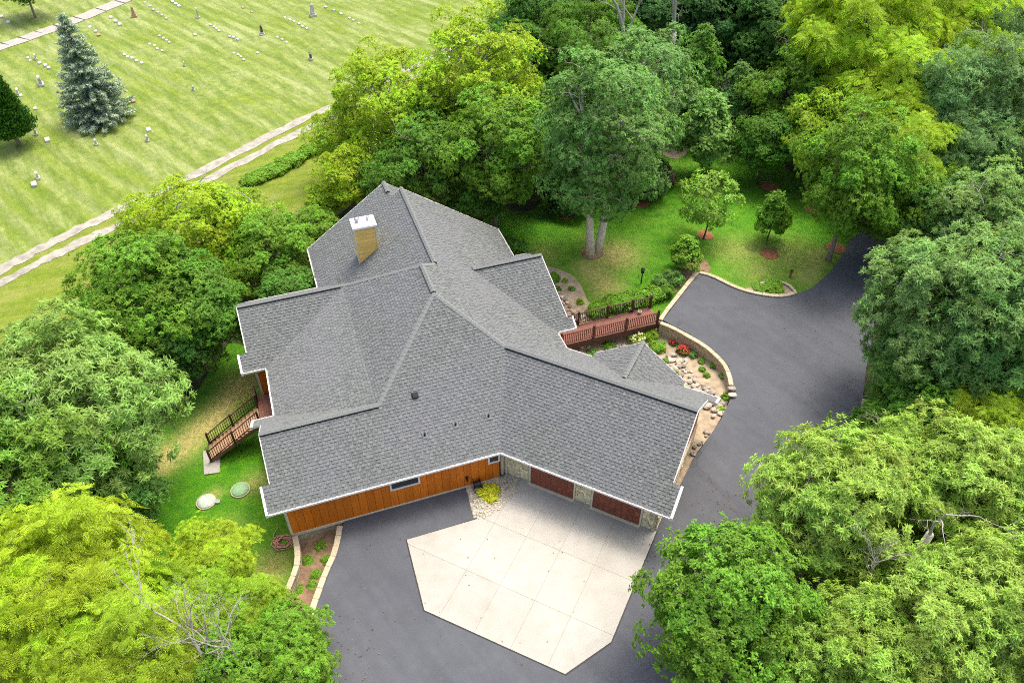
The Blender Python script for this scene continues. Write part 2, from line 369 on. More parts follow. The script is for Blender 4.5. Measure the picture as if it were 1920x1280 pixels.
def np_mesh(name, V, F, mat, smooth=False, attrs=None):
    me = bpy.data.meshes.new(name); k = F.shape[1]
    me.vertices.add(len(V)); me.vertices.foreach_set('co', np.ascontiguousarray(V, np.float32).ravel())
    me.loops.add(F.size); me.loops.foreach_set('vertex_index', np.ascontiguousarray(F, np.int32).ravel())
    me.polygons.add(len(F)); me.polygons.foreach_set('loop_start', np.arange(0, F.size, k, dtype=np.int32))
    me.polygons.foreach_set('loop_total', np.full(len(F), k, np.int32))
    me.materials.append(mat)
    if smooth: me.polygons.foreach_set('use_smooth', np.ones(len(F), bool))
    for an, dat in (attrs or {}).items():
        a = me.attributes.new(an, 'FLOAT', 'FACE'); a.data.foreach_set('value', np.ascontiguousarray(dat, np.float32))
    me.update(calc_edges=True); me.validate(); return me
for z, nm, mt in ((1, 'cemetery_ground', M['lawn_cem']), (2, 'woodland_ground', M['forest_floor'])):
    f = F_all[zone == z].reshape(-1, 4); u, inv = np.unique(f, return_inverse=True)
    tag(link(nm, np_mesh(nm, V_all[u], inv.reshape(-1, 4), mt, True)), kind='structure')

def curve(pts, n=6):
    P = [np.array(p, float) for p in pts]; out = []
    for i in range(len(P) - 1):
        p0, p1, p2, p3 = P[max(i-1, 0)], P[i], P[i+1], P[min(i+2, len(P)-1)]
        for k in range(n):
            t = k / n; out.append(.5*((2*p1)+(p2-p0)*t+(2*p0-5*p1+4*p2-p3)*t*t+(3*p1-p0-3*p2+p3)*t**3))
    out.append(P[-1]); return out
def ground_h(x, y): 
    return zt(x, y) + .05 * sin(x * .9 + y * .4) * sin(y * .7 - x * .2) - .03
def drape(poly, name, mat, off=.03, step=.7, kind='structure', parent=None):
    bm = bmesh.new(); bm.faces.new([bm.verts.new((p[0], p[1], 0)) for p in poly])
    xs = [p[0] for p in poly]; ys = [p[1] for p in poly]
    for ax, lo, hi in ((0, min(xs), max(xs)), (1, min(ys), max(ys))):
        for v in np.arange(lo + step, hi, step):
            co = (v, 0, 0) if ax == 0 else (0, v, 0); no = (1, 0, 0) if ax == 0 else (0, 1, 0)
            bmesh.ops.bisect_plane(bm, geom=bm.verts[:] + bm.edges[:] + bm.faces[:], plane_co=co, plane_no=no)
    bmesh.ops.recalc_face_normals(bm, faces=bm.faces[:])
    for f in bm.faces:
        if f.normal.z < 0: f.normal_flip()
    co = np.array([v.co[:] for v in bm.verts]); z = ZT(co[:, 0], co[:, 1]) + .05*np.sin(co[:, 0]*.9+co[:, 1]*.4)*np.sin(co[:, 1]*.7-co[:, 0]*.2) - .03
    for v, h in zip(bm.verts, z): v.co.z = h + off
    me = bpy.data.meshes.new(name); bm.to_mesh(me); bm.free(); me.materials.append(mat)
    me.polygons.foreach_set('use_smooth', [True] * len(me.polygons))
    o = link(name, me, parent)
    if kind: o['kind'] = kind
    return o
def ribbon(pts, w, wob=0.0, seed=0):
    r = random.Random(seed); L, R = [], []
    for i, p in enumerate(pts):
        a, b = pts[max(i-1, 0)], pts[min(i+1, len(pts)-1)]; d = np.array(b)[:2] - np.array(a)[:2]; d /= np.linalg.norm(d); n = np.array([-d[1], d[0]])
        L.append(tuple(np.array(p)[:2] + n * (w/2 + r.uniform(-wob, wob)))); R.append(tuple(np.array(p)[:2] - n * (w/2 + r.uniform(-wob, wob))))
    return L + R[::-1]
def dry_attr(o, spots):
    co = np.array([v.co[:2] for v in o.data.vertices]); dr = np.zeros(len(co))
    for line, rad, k in spots:
        L = np.array([atg(x, y)[:2] for x, y in line])
        dd = np.min([np.linalg.norm(co - p, axis=1) for p in (curve(L, 8) if len(L) > 1 else L)], 0); dr = np.maximum(dr, k*np.exp(-(dd/rad)**2))
    a = o.data.attributes.new('dry', 'FLOAT', 'POINT'); a.data.foreach_set('value', dr.astype(np.float32))
def gpts(px): return [tuple(atg(x, y)[:2]) for x, y in px]
def lawn(px, name, mat, off, step, spots=()):
    P_ = gpts(px); P_ = curve(P_ + [P_[0]], 5)[:-1]; o = drape([tuple(p) for p in P_], name, mat, off, step); dry_attr(o, spots); return o
lawn([(905,412),(950,395),(1000,392),(1040,345),(1120,300),(1220,262),(1255,240),(1300,262),(1345,258),(1400,285),(1480,318),(1560,385),(1630,425),(1640,440),(1600,500),(1500,600),(1330,640),(1240,640),(1060,640),(960,560),(900,480)], 'lawn', M['lawn'], .022, .55,
     [([(1150,480)],1.9,.95),([(1105,500),(1140,540)],1.3,.75),([(1380,470),(1480,480)],2.0,.45),([(1535,480),(1510,520)],1.2,.55),([(960,500),(1010,480)],1.5,.35),([(1420,505)],1.6,.4)])
lawn([(430,640),(475,655),(560,720),(560,900),(640,990),(590,1050),(540,1150),(500,1260),(380,1260),(270,1160),(240,1000),(205,900),(215,850),(300,800),(350,760),(390,700)], 'side_lawn', M['lawn'], .02, .45,
     [([(272,893),(300,866),(345,835),(395,790),(432,748),(450,722)],1.15,1.0),([(470,735),(476,700)],.55,.9),([(400,925)],.5,.6),([(480,905)],.8,.7),([(495,1085),(515,1060)],1.0,.7),([(430,1000)],1.2,.3),([(300,850)],1.0,.5)])
lawn([(-420,760),(-100,610),(0,507),(91,459),(219,397),(401,311),(616,204),(720,153),(830,99),(880,200),(760,300),(640,400),(560,440),(440,480),(300,540),(150,600),(0,680),(-200,800)], 'grass_strip', M['lawn_mid'], .02, .8)
# gravel track of two ruts, and the cemetery path
for k, px in enumerate(([(-120,566),(0,506),(91,458),(219,396),(401,310),(616,203),(720,152),(830,98),(960,34),(1010,8)], [(-120,592),(0,531),(110,475),(240,413),(416,323),(605,228),(720,171),(835,112),(970,45),(1020,20)])):
    drape(ribbon(curve(gpts(px), 10), 1.08 if k == 0 else 1.0, .18, k), 'gravel_track', M['gravel_track'], .05, 1.2)
drape(ribbon(curve(gpts([(-60,112),(0,89),(110,50),(190,18),(262,-12),(330,-36)]), 3), 2.3), 'cemetery_path', M['path'], .05, 1.5)
pj = MB()
for px in ((12,84),(44,73),(75,62),(110,50),(148,35),(190,19),(225,4)):
    p = atg(*px); q = atg(px[0]+8, px[1]-3); d = (q - p).normalized(); n = Vector((-d.y, d.x, 0))
    pj.bar(p - n*1.12 + Vector((0,0,.055)), p + n*1.12 + Vector((0,0,.055)), .1, .02)
tag(pj.obj('path_joint', M['underlay']), kind='structure')

# driveway: a slab whose top is level with the garage floor
DRV = [(646,976),(636,1012),(616,1075),(594,1135),(574,1215),(560,1290),(540,1400),(700,1500),(1380,1500),(1420,1300),(1470,1120),(1520,960),(1582,836),(1616,760),(1624,690),(1640,620),(1680,550),(1740,480),(1800,400),(1850,340),(1800,310),(1720,350),(1652,408),(1600,438),(1580,478),(1556,510),(1522,540),(1488,553),(1440,557),(1398,548),(1368,537),(1336,520),(1310,512),(1243,600),(1292,625),(1340,658),(1366,686),(1374,712),(1371,744),(1352,786),(1330,818),(1300,860),(1262,935),(1215,960),(1000,880),(940,880),(800,930)]
dv = [tuple(at(x, y, 0)[:2]) for x, y in DRV]
bm = bmesh.new(); fc = bm.faces.new([bm.verts.new((x, y, 0)) for x, y in dv]); 
if fc.normal.z < 0: fc.normal_flip()
r = bmesh.ops.extrude_face_region(bm, geom=[fc]); 
for e in r['geom']:
    if isinstance(e, bmesh.types.BMVert): e.co.z = 0
for v in fc.verts: v.co.z = -2.6
bmesh.ops.recalc_face_normals(bm, faces=bm.faces[:])
me = bpy.data.meshes.new('driveway'); bm.to_mesh(me); bm.free(); me.materials.append(M['asphalt'])
tag(link('driveway', me), kind='structure')

# concrete apron, cast in panels
def clip(poly, f):
    out = []
    for i in range(len(poly)):
        p, q = poly[i-1], poly[i]; fp, fq = f(p), f(q)
        if (fp >= 0) != (fq >= 0):
            t = fp / (fp - fq); out.append((p[0] + t*(q[0]-p[0]), p[1] + t*(q[1]-p[1])))
        if fq >= 0: out.append(q)
    return out
APR = [(12.45, 24.86), (3.52, 24.86), (3.52, 18.0), (4.88, 15.62), (12.36, 15.5), (15.25, 18.55), (12.25, 21.6), (11.75, 24.2)]
ap = thing('concrete_apron', 'pale concrete apron laid in panels in front of the two garage doors', 'pavement', Wc(8, 20)); ap['kind'] = 'structure'
del ap['category']
inv = Matrix.Translation(-Wc(8, 20))
def prism(poly, z0, z1, name, mat, parent, frame=Wc, local=None, bev=0):
    b = MB(); n = len(poly); P = [frame(x, y, 0) for x, y in poly]
    ar = sum(P[i-1].x*P[i].y - P[i].x*P[i-1].y for i in range(n))
    if ar < 0: P = P[::-1]
    if local: P = [local @ p for p in P]
    for z in (z0, z1): b.v += [(p.x, p.y, z) for p in P]
    b.f.append(tuple(range(n))[::-1]); b.m.append(0); b.f.append(tuple(range(n, 2*n))); b.m.append(0)
    for i in range(n): b.f.append((i, (i+1) % n, n+(i+1) % n, n+i)); b.m.append(0)
    return b.obj(name, mat, parent, bevel=bev)
def grow(poly, d):
    c = np.mean(poly, 0); return [tuple(np.array(p) + (np.array(p)-c)/np.linalg.norm(np.array(p)-c)*d) for p in poly]
prism(grow(APR, .075), -.01, .006, 'expansion_joint', M['vent_black'], ap, local=inv); prism(grow(APR, -.03), .0061, .02, 'joint_filler', M['mulch_dark'], ap, local=inv)
cl = [2.0, 5.76, 7.69, 9.62, 11.55, 16]; dl = [14.0, 18.35, 21.5, 25.5]
for i in range(len(cl)-1):
    for j in range(len(dl)-1):
        p = list(APR); g = .006
        for f in (lambda q, v=cl[i]+g: q[0]-v, lambda q, v=cl[i+1]-g: v-q[0], lambda q, v=dl[j]+g: q[1]-v, lambda q, v=dl[j+1]-g: v-q[1]):
            if p: p = clip(p, f)
        if len(p) > 2:
            ar = abs(sum(p[k-1][0]*p[k][1]-p[k][0]*p[k-1][1] for k in range(len(p))))/2
            if ar > .08: prism(p, .0205, .035, 'concrete_panel', M['concrete'], ap, local=inv)

# ------------------------------------------------------------------ house
house = thing('house', 'large house with grey shingled roofs, orange board siding and an angled garage wing', 'house')
K = .71; ZE = 2.9
shingle_mesh = {}
TW = (.09, .12, .15, .2)
EXPO = .18
def shingle_data(wi, th):
    key = (wi, th)
    if key not in shingle_mesh:
        w, h = TW[wi] - .008, th
        e = EXPO; v = [(0,0,h),(w,0,h),(w,e,.003),(0,e,.003),(0,0,0),(w,0,0)]
        shingle_mesh[key] = mesh_from('shingle', v, [(0,1,2,3),(4,5,1,0),(4,0,3),(5,2,1)], [M['shingle'], M['shingle_edge']], mi=[0, 1 if th > .02 else 0, 0, 0])
    return shingle_mesh[key]
def slope(poly, individual=0, e=EXPO, name='roof_slope', seed=1, slab=.14):
    r = random.Random(seed)
    P = [Vector(p) for p in poly]
    n = Vector((0,0,0))
    for i in range(len(P)): n += P[i-1].cross(P[i])
    n.normalize()
    if n.z < 0: n = -n
    u = (P[1]-P[0]).normalized(); v = n.cross(u)
    if v.z < 0: u = -u; v = n.cross(u)
    o = P[0]; q = [((p-o).dot(u), (p-o).dot(v)) for p in P]
    # slab below
    b = MB(); m = len(P); up = Vector((0,0,slab))
    Q = P if (P[1]-P[0]).cross(P[2]-P[1]).dot(n) > 0 else P[::-1]
    ar = sum(Q[i-1].x*Q[i].y - Q[i].x*Q[i-1].y for i in range(m))
    if ar < 0: Q = Q[::-1]
    for k in (1, 0): b.v += [tuple(p - up*k - n*.002) for p in Q]
    b.f.append(tuple(range(m))[::-1]); b.m.append(1); b.f.append(tuple(range(m, 2*m))); b.m.append(0)
    for i in range(m): b.f.append((i, (i+1) % m, m+(i+1) % m, m+i)); b.m.append(1)
    so = b.obj(name, [M['underlay'], M['white']], house)
    vmax = max(p[1] for p in q); vmin = min(p[1] for p in q)
    def span(vv):
        xs = []
        for i in range(m):
            (x0, y0), (x1, y1) = q[i-1], q[i]
            if (y0 > vv) != (y1 > vv): xs.append(x0 + (vv-y0)/(y1-y0)*(x1-x0))
        return (min(xs), max(xs)) if len(xs) > 1 else None
    V, F, R, MI = [], [], [], []; row = 0; made = 0
    vv = vmin
    while vv < vmax - .02:
        v1 = min(vv + e, vmax); a = span(vv + 1e-4); c = span(v1 - 1e-4)
        if a and c:
            x = min(a[0], c[0]) - r.uniform(0, .4); hi = max(a[1], c[1]); thick = r.random() < .5
            while x < hi:
                wi = r.randrange(2) + (2 if thick else 0); w = TW[wi]; th = (.036 if thick else .010) + r.uniform(-.002, .003); thick = not thick if r.random() < .85 else thick
                x0, x1 = x, x + w - .008
                b0, b1 = max(x0, a[0]), min(x1, a[1]); t0, t1 = max(x0, c[0]), min(x1, c[1])
                full = b0 == x0 and t0 == x0 and b1 == x1 and t1 == x1 and v1 - vv > e - .01
                if full and made < individual:
                    ob = link('shingle', shingle_data(wi, .036 if th > .03 else .012), so); made += 1
                    mt = Matrix((u, v, n)).transposed().to_4x4(); mt.translation = o + u*x0 + v*vv + n*.001
                    ob.matrix_local = mt
                else:
                    if b1 < b0: b0 = b1 = min(max((b0+b1)/2, a[0]), a[1])
                    if t1 < t0: t0 = t1 = min(max((t0+t1)/2, c[0]), c[1])
                    if max(b1-b0, t1-t0) > .02:
                        k = len(V)
                        for (xx, yy, hh) in ((b0,vv,th),(b1,vv,th),(t1,v1,.003),(t0,v1,.003),(b0,vv,0),(b1,vv,0)):
                            V.append(tuple(o + u*xx + v*yy + n*hh))
                        F += [(k,k+1,k+2,k+3),(k+4,k+5,k+1,k),(k+4,k,k+3),(k+5,k+2,k+1)]; rr = r.random(); R += [rr]*4; MI += [0, 1 if th > .03 else 0, 0, 0]
                x += w
        vv += e; row += 1
    me = mesh_from('shingles', V, F, [M['shingle'], M['shingle_edge']], mi=MI); at_ = me.attributes.new('rnd', 'FLOAT', 'FACE'); at_.data.foreach_set('value', R)
    tag(link('shingles', me, so), kind='stuff')
    return so
def ridge(p, q, s1, s2, vent=False, half=.17):
    """overlapping cap pieces along p-q; s1, s2 are the two down-slope unit vectors"""
    p, q, s1, s2 = map(Vector, (p, q, s1, s2)); s1.normalize(); s2.normalize(); d = (q-p).normalized(); L = (q-p).length
    lift = .13 if vent else .03; up = Vector((0,0,1)); b = MB(); n = max(2, int(L/.26)); st = L/n
    for i in range(n):
        a0 = p + d*(i*st) + up*(lift+.022); a1 = p + d*((i+1)*st+.03) + up*(lift+.004)
        for s in (s1, s2):
            pts = [a0, a1, a1 + s*half, a0 + s*half]
            b.quad_face(pts if (pts[1]-pts[0]).cross(pts[3]-pts[0]).z > 0 else pts[::-1])
        t = up*.022
        for s in (s1, s2):
            b.quad_face([a0 + s*half, a1 + s*half, a1 + s*half - t, a0 + s*half - t])
        b.quad_face([a0 + s1*half, a0, a0-t, a0 + s1*half-t]); b.quad_face([a0, a0 + s2*half, a0 + s2*half-t, a0-t])
    o = tag(b.obj('ridge_cap', M['ridge'], house), kind='stuff')
    if vent:
        v = MB()
        for s in (s1, s2):
            x = s*(half-.004)
            v.hexa([p - up*.02, q - up*.02, q + x - up*.02, p + x - up*.02, p + up*(lift-.012), q + up*(lift-.012), q + x + up*(lift-.012), p + x + up*(lift-.012)])
        v.obj('ridge_vent', M['vent_black'], house)
def gutter(p, q, out):
    p, q, out = Vector(p), Vector(q), Vector(out).normalized(); b = MB(); z = Vector((0,0,1))
    def strip(o0, o1, h0, h1):
        b.hexa([p+out*o0+z*h0, q+out*o0+z*h0, q+out*o1+z*h0, p+out*o1+z*h0, p+out*o0+z*h1, q+out*o0+z*h1, q+out*o1+z*h1, p+out*o1+z*h1])
    strip(.002, .02, -.2, -.012); strip(.02, .1, -.13, -.11); strip(.08, .1, -.108, -.008)
    for e in (p, q):
        d = (q-p).normalized()*(.012 if e is p else -.012)
        b.hexa([e+out*.021-z*.107, e+d+out*.021-z*.107, e+d+out*.079-z*.107, e+out*.079-z*.107, e+out*.021-z*.012, e+d+out*.021-z*.012, e+d+out*.079-z*.012, e+out*.079-z*.012])
    b.obj('gutter', M['white'], house)
def rake(p, q, out, w=.045, h=.2):
    p, q, out = Vector(p), Vector(q), Vector(out).normalized(); b = MB(); z = Vector((0,0,1))
    b.hexa([p+out*.002-z*h, q+out*.002-z*h, q+out*w-z*h, p+out*w-z*h, p+out*.002+z*.012, q+out*.002+z*.012, q+out*w+z*.012, p+out*w+z*.012])
    b.obj('rake_board', M['white'], house)
vA, vB, vC, vD = (Vector((x[0], x[1], 0)) for x in (A2, B2, C2, D2))
def dn(dirv): d = Vector(dirv).normalized(); return d*0.8154 - Vector((0,0,1))*0.579
V0 = W(10.06, 30.2, 6.095); AP = W(6.88, 33.38, 8.35); RB2 = W(6.88, 36.06, 8.35); RBn = W(7.815, 36.82, 7.69); RBf = W(7.815, 45.6, 7.69)
K1 = W(2.48, 28.98, 5.226); K2 = W(2.48, 39.68, 5.226)
slope([W(-3.7,25.7,ZE), W(8.2,25.7,ZE), V0, AP, K1, W(-3.7,28.98,5.226)], 150, seed=1)                        # S1
slope([Wc(12.374,23.97,ZE), Wc(3.3,23.97,ZE), Wc(3.3,28.47,6.095), V0], 150, seed=2)                             # S3
slope([W(-3.01,36.4,ZE), W(-3.01,32.26,ZE), K1, K2], seed=3)                                                      # S2 lower
slope([K2, K1, AP, RB2], seed=4)                                                                                  # S2 upper
slope([W(-3.7,32.26,ZE), W(-3.01,32.26,ZE), K1, W(-3.7,28.98,5.226)], seed=5)                                    # back of front wing
slope([W(-3.95,36.4,ZE), W(-3.01,36.4,ZE), K2, W(-3.95,39.68,5.226)], seed=6)                                    # S5
slope([W(-3.95,42.96,ZE), W(1.07,42.96,ZE), W(4.346,39.68,5.226), W(-3.95,39.68,5.226)], seed=7)
slope([W(4.346,39.68,5.226), K2, RB2, RBn], seed=8)
slope([W(1.07,47.65,ZE), W(1.07,42.96,ZE), W(4.346,39.68,5.226), RBn, RBf, W(7.0,45.6,7.111), W(7.0,47.65,7.111)], seed=9)   # S6
slope([W(8.6,45.62,5.975), W(8.6,47.65,5.975), W(7.0,47.65,7.111), W(7.0,45.62,7.111)], seed=10)
slope([W(14.56,32.08,ZE), W(14.56,45.6,ZE), RBf, RBn, RB2, AP, V0], seed=11)                                     # S7
slope([Wc(3.3,32.97,ZE), Wc(12.39,32.97,ZE), V0, Wc(3.3,28.47,6.095)], seed=12)                                  # S9
def zs(d): return ZE + K*d
GR0, GR1 = W(10.405,37.85,5.85), W(15.0,37.85,5.85)
slope([W(14.56,33.7,ZE), W(15.5,33.7,ZE), W(15.5,34.3,zs(.6)), GR1, GR0], seed=13)
slope([W(14.56,42.0,ZE), W(15.0,42.0,ZE), GR1, GR0], seed=14)
ER0, ER1 = Wc(7.8,30.15,4.9), Wc(7.8,33.42,4.9)
slope([Wc(10.62,32.97,ZE), Wc(10.62,33.42,ZE), ER1, ER0], seed=15)
slope([Wc(4.98,32.97,ZE), Wc(4.98,33.42,ZE), ER1, ER0], seed=16)
# boxed eave returns that stand out past the rakes
slope([W(-4.1,25.7,ZE), W(-3.702,25.7,ZE), W(-3.702,26.85,zs(1.15)), W(-4.1,26.85,zs(1.15))], seed=17)
slope([W(-4.15,32.26,ZE), W(-3.702,32.26,ZE), W(-3.702,30.9,zs(1.36)), W(-4.15,30.9,zs(1.36))], seed=18)
slope([W(-4.4,36.4,ZE), W(-3.952,36.4,ZE), W(-3.952,37.3,zs(.9)), W(-4.4,37.3,zs(.9))], seed=19)
slope([W(-4.4,42.96,ZE), W(-3.952,42.96,ZE), W(-3.952,41.7,zs(1.26)), W(-4.4,41.7,zs(1.26))], seed=20)
slope([Wc(2.88,23.97,ZE), Wc(3.298,23.97,ZE), Wc(3.298,25.3,zs(1.33)), Wc(2.88,25.3,zs(1.33))], seed=21)
slope([Wc(2.88,32.97,ZE), Wc(3.298,32.97,ZE), Wc(3.298,31.6,zs(1.37)), Wc(2.88,31.6,zs(1.37))], seed=22)
slope([W(15.82,33.7,ZE), W(15.502,33.7,ZE), W(15.502,34.3,zs(.6)), W(15.82,34.3,zs(.6))], seed=23)
slope([W(15.6,42.0,ZE), W(15.002,42.0,ZE), W(15.002,41.3,zs(.7)), W(15.6,41.3,zs(.7))], seed=24)
# ridges and hips
ridge(W(-3.7,28.98,5.226), K1 , dn(-vB), dn(vB), True)
ridge(W(-3.95,39.68,5.226), K2, dn(-vB), dn(vB), True)
ridge(Wc(3.3,28.47,6.095), V0, dn(-vD), dn(vD), True)
ridge(RBn, RBf, dn(-vA), dn(vA), True)
ridge(AP, RB2, dn(-vA), dn(vA), True)
ridge(GR0, GR1, dn(-vB), dn(vB), True)
ridge(ER0, ER1, dn(vC), dn(-vC), True)
ridge(W(7.0,46.3,7.111), W(7.0,47.65,7.111), dn(-vA), dn(vA), True)
def hip(p, q, d1, d2):
    p, q = Vector(p), Vector(q); d = (q-p).normalized()
    f = []
    for s in (d1, d2):
        s = Vector(s); s = s - d*s.dot(d); f.append(s)
    ridge(p, q, f[0], f[1], False, .16)
hip(K1, AP, dn(-vA), dn(-vB)); hip(K2, RB2, dn(-vA), dn(vB)); hip(V0, AP, dn(vA), dn(-vB)); hip(RBn, RB2, dn(vA), dn(vB))
# gutters and rakes
gutter(W(-4.1,25.7,ZE), W(8.2,25.7,ZE), -vB); gutter(Wc(12.374,23.97,ZE), Wc(2.88,23.97,ZE), -vD)
gutter(W(-3.01,36.3,ZE), W(-3.01,32.36,ZE), -vA); gutter(W(-4.4,36.4,ZE), W(-3.1,36.4,ZE), -vB); gutter(W(-4.15,32.26,ZE), W(-3.1,32.26,ZE), vB)
gutter(W(1.07,43,ZE), W(1.07,47.65,ZE), -vA); gutter(W(14.56,42.1,ZE), W(14.56,45.6,ZE), vA); gutter(W(14.7,33.7,ZE), W(15.8,33.7,ZE), -vB)
gutter(W(14.56,33.6,ZE), W(14.56,32.1,ZE), vA); gutter(Wc(10.7,32.97,ZE), Wc(12.37,32.97,ZE), vD); gutter(Wc(2.88,32.97,ZE), Wc(4.9,32.97,ZE), vD)
gutter(W(-4.4,42.96,ZE), W(1.0,42.96,ZE), vB); gutter(W(14.7,42.0,ZE), W(15.6,42.0,ZE), vB)
rake(W(-4.1,25.62,ZE), W(-4.1,26.85,zs(1.15)), -vA, .12); rake(W(-3.7,26.87,zs(1.17)), W(-3.7,28.98,5.226), -vA); rake(W(-3.7,28.98,5.226), W(-3.7,30.88,zs(1.38)), -vA)
rake(W(-4.15,32.34,ZE), W(-4.15,30.9,zs(1.36)), -vA, .14); rake(W(-4.4,36.3,ZE), W(-4.4,37.3,zs(.9)), -vA, .13); rake(W(-3.95,37.32,zs(.92)), W(-3.95,39.68,5.226), -vA, .06)
rake(W(-3.95,39.68,5.226), W(-3.95,41.68,zs(1.28)), -vA); rake(W(-4.4,43.05,ZE), W(-4.4,41.7,zs(1.26)), -vA, .13)
rake(Wc(2.88,23.9,ZE), Wc(2.88,25.3,zs(1.33)), -vC, .14); rake(Wc(3.3,25.32,zs(1.35)), Wc(3.3,28.47,6.095), -vC); rake(Wc(3.3,28.47,6.095), Wc(3.3,31.58,zs(1.39)), -vC)
rake(Wc(2.88,33.05,ZE), Wc(2.88,31.6,zs(1.37)), -vC, .14)
rake(W(15.5,34.32,zs(.62)), GR1, vA, .04); rake(W(15.82,33.62,ZE), W(15.82,34.3,zs(.6)), vA, .1); rake(GR1, W(15.0,41.28,zs(.72)), vA, .04)
rake(W(1.07,47.65,ZE), W(7.0,47.65,7.111), vB); rake(W(7.85,45.6,7.67), W(14.56,45.6,ZE), vB); rake(W(7.0,47.65,7.111), W(8.6,47.65,5.975), vB)
rake(Wc(10.62,33.42,ZE), ER1, vD, .03); rake(ER1, Wc(4.98,33.42,ZE), vD, .03)

# walls: a slab for every side of the house, with the gable ends following the roof
def wall(p, q, z0, prof, mat, t=.14, name='wall'):
    """p->q plan points (world), prof [(s, ztop)...] along the length"""
    p, q = Vector(p), Vector(q); d = (q-p).normalized(); n = Vector((-d.y, d.x, 0)); L = (q-p).length
    f = [p + Vector((0,0,z0-p.z))] + [q + Vector((0,0,z0-q.z))]
    f += [p + d*s + Vector((0,0,zz-p.z)) for s, zz in sorted(prof, reverse=True)]
    b = MB(); m = len(f); b.v = [tuple(x) for x in f] + [tuple(x + n*t) for x in f]
    b.f.append(tuple(range(m))); b.m.append(0); b.f.append(tuple(range(m, 2*m))[::-1]); b.m.append(0)
    for i in range(m): b.f.append((i, m+i, m+(i+1) % m, (i+1) % m)); b.m.append(0)
    return b.obj(name, mat, house)
ZW = 2.72
wE = wall(W(-3.35,26.22), W(8.28,26.22), 0, [(0,ZW),(11.63,ZW)], M['siding'], name='front_wall')
nb = 28; bw = 11.63/nb
for i in range(nb):
    x0 = -3.35 + i*bw; b = MB(); b.box(x0+.012, x0+bw-.012, 26.185, 26.217, .09, ZW-.02, W); b.obj('siding_board', M['siding'], wE)
b = MB(); b.box(-3.4, 8.25, 26.15, 26.217, -.1, .085, W); b.obj('base_trim', M['cream'], house)
b = MB(); b.box(-3.42, -3.3, 26.15, 26.183, .086, ZW-.02, W); b.box(-3.45, -3.352, 26.183, 26.3, .086, ZW-.02, W); b.obj('corner_trim', M['cream'], house)
wG = wall(Wc(12.7,24.86), Wc(3.62,24.86), 0, [(0,ZW),(9.08,ZW)], M['stone_joint'], name='garage_front_wall')
# stone piers between and beside the garage doors
def stones(parent, fr, x0, x1, z0, z1, seed, front, t=.05, hmin=.16, hmax=.26):
    r = random.Random(seed); z = z0
    while z < z1 - .05:
        h = min(r.uniform(hmin, hmax), z1 - z); x = x0
        if z1 - z - h < .08: h = z1 - z
        while x < x1 - .04:
            wd = min(r.uniform(.2, .55), x1 - x)
            if x1 - x - wd < .12: wd = x1 - x
            b = MB(); dp = t + r.uniform(-.015, .02); g = .009
            b.box(x+g, x+wd-g, front-dp, front+.0, z+g, z+h-g, fr)
            b.obj('stone', M['stone'], parent, bevel=.012); x += wd
        z += h
DOORS = [(8.35, 10.93), (4.52, 7.2)]
for k, (x0, x1) in enumerate(((10.99+.12, 12.55), (7.2+.12, 8.35-.12), (3.62, 4.52-.12))):
    stones(wG, Wc, x0, x1, .04, ZW-.05, 40+k, 24.858)
for x0, x1 in DOORS:
    d = MB(); d.box(x0, x1, 24.80, 24.857, .04, 2.35, Wc); dob = d.obj('garage_door', M['door'], house)
    nxp, nzp = 8, 4; pw = (x1-x0)/nxp; ph = 2.3/nzp
    for i in range(nxp):
        for j in range(nzp):
            b = MB(); b.box(x0+i*pw+.045, x0+(i+1)*pw-.045, 24.775, 24.799, .05+j*ph+.05, .05+(j+1)*ph-.05, Wc); b.obj('door_panel', M['door'], dob, bevel=.012)
    f = MB(); f.box(x0-.11, x0-.005, 24.78, 24.855, .04, 2.47, Wc); f.box(x1+.005, x1+.11, 24.78, 24.855, .04, 2.47, Wc); f.box(x0, x1, 24.78, 24.855, 2.36, 2.47, Wc); f.obj('door_frame', M['cream'], house)
    b = MB(); b.box(x0-.1, x1+.1, 24.62, 24.79, .036, .05, Wc); b.obj('threshold', M['cream'], house)
wR = wall(Wc(3.62,24.86), Wc(3.62,32.1), 0, [(0,2.85),(3.61,5.75),(7.24,2.85)], M['siding'], name='garage_side_wall')
stones(wR, lambda x, y, z: Wc(3.62 - (y - 24.858), x, z), 24.9, 32.05, 0, 1.1, 47, 24.858+.0, hmin=.2, hmax=.32) if False else None
for z0 in np.arange(0, 1.15, .23):
    x = 24.9; r = random.Random(int(z0*100)+5)
    while x < 32.0:
        wd = min(r.uniform(.3,.65), 32.05-x); b = MB(); b.box(3.555-r.uniform(0,.02), 3.618, x+.008, x+wd-.008, z0+.008, z0+.222, Wc); b.obj('stone', M['stone'], wR); x += wd
b = MB(); b.box(3.53, 3.617, 24.86, 32.1, 1.16, 1.22, Wc); b.obj('ledge', M['cream'], house)
wall(Wc(3.62,32.1), Wc(12.2,32.1), -1.5, [(0,ZW),(8.58,ZW)], M['siding'])
wall(W(-3.35,31.75), W(-3.35,26.24), -2.4, [(0,2.8),(2.75,4.9),(5.5,2.8)], M['siding'])
wall(W(-2.5,36.85), W(-3.72,36.85), -1.9, [(0,ZW),(1.22,ZW)], M['siding'], -.14, name='rear_wing_wall')
b = MB(); b.box(-3.8, -3.66, 36.78, 36.847, -1.9, ZW-.02, W); b.obj('corner_trim', M['cream'], house)
b = MB(); b.box(-3.66, -2.5, 36.8, 36.847, -2.2, -.6, W); b.obj('stone_base', M['block'], house)
wall(W(-3.72,42.5), W(-3.72,36.87), -2.4, [(0,2.8),(2.8,4.9),(5.6,2.8)], M['siding'])
wall(W(2.4,31.7), W(2.4,37), -2.4, [(0,ZW+1),(5.3,ZW+1)], M['siding'], -.14)
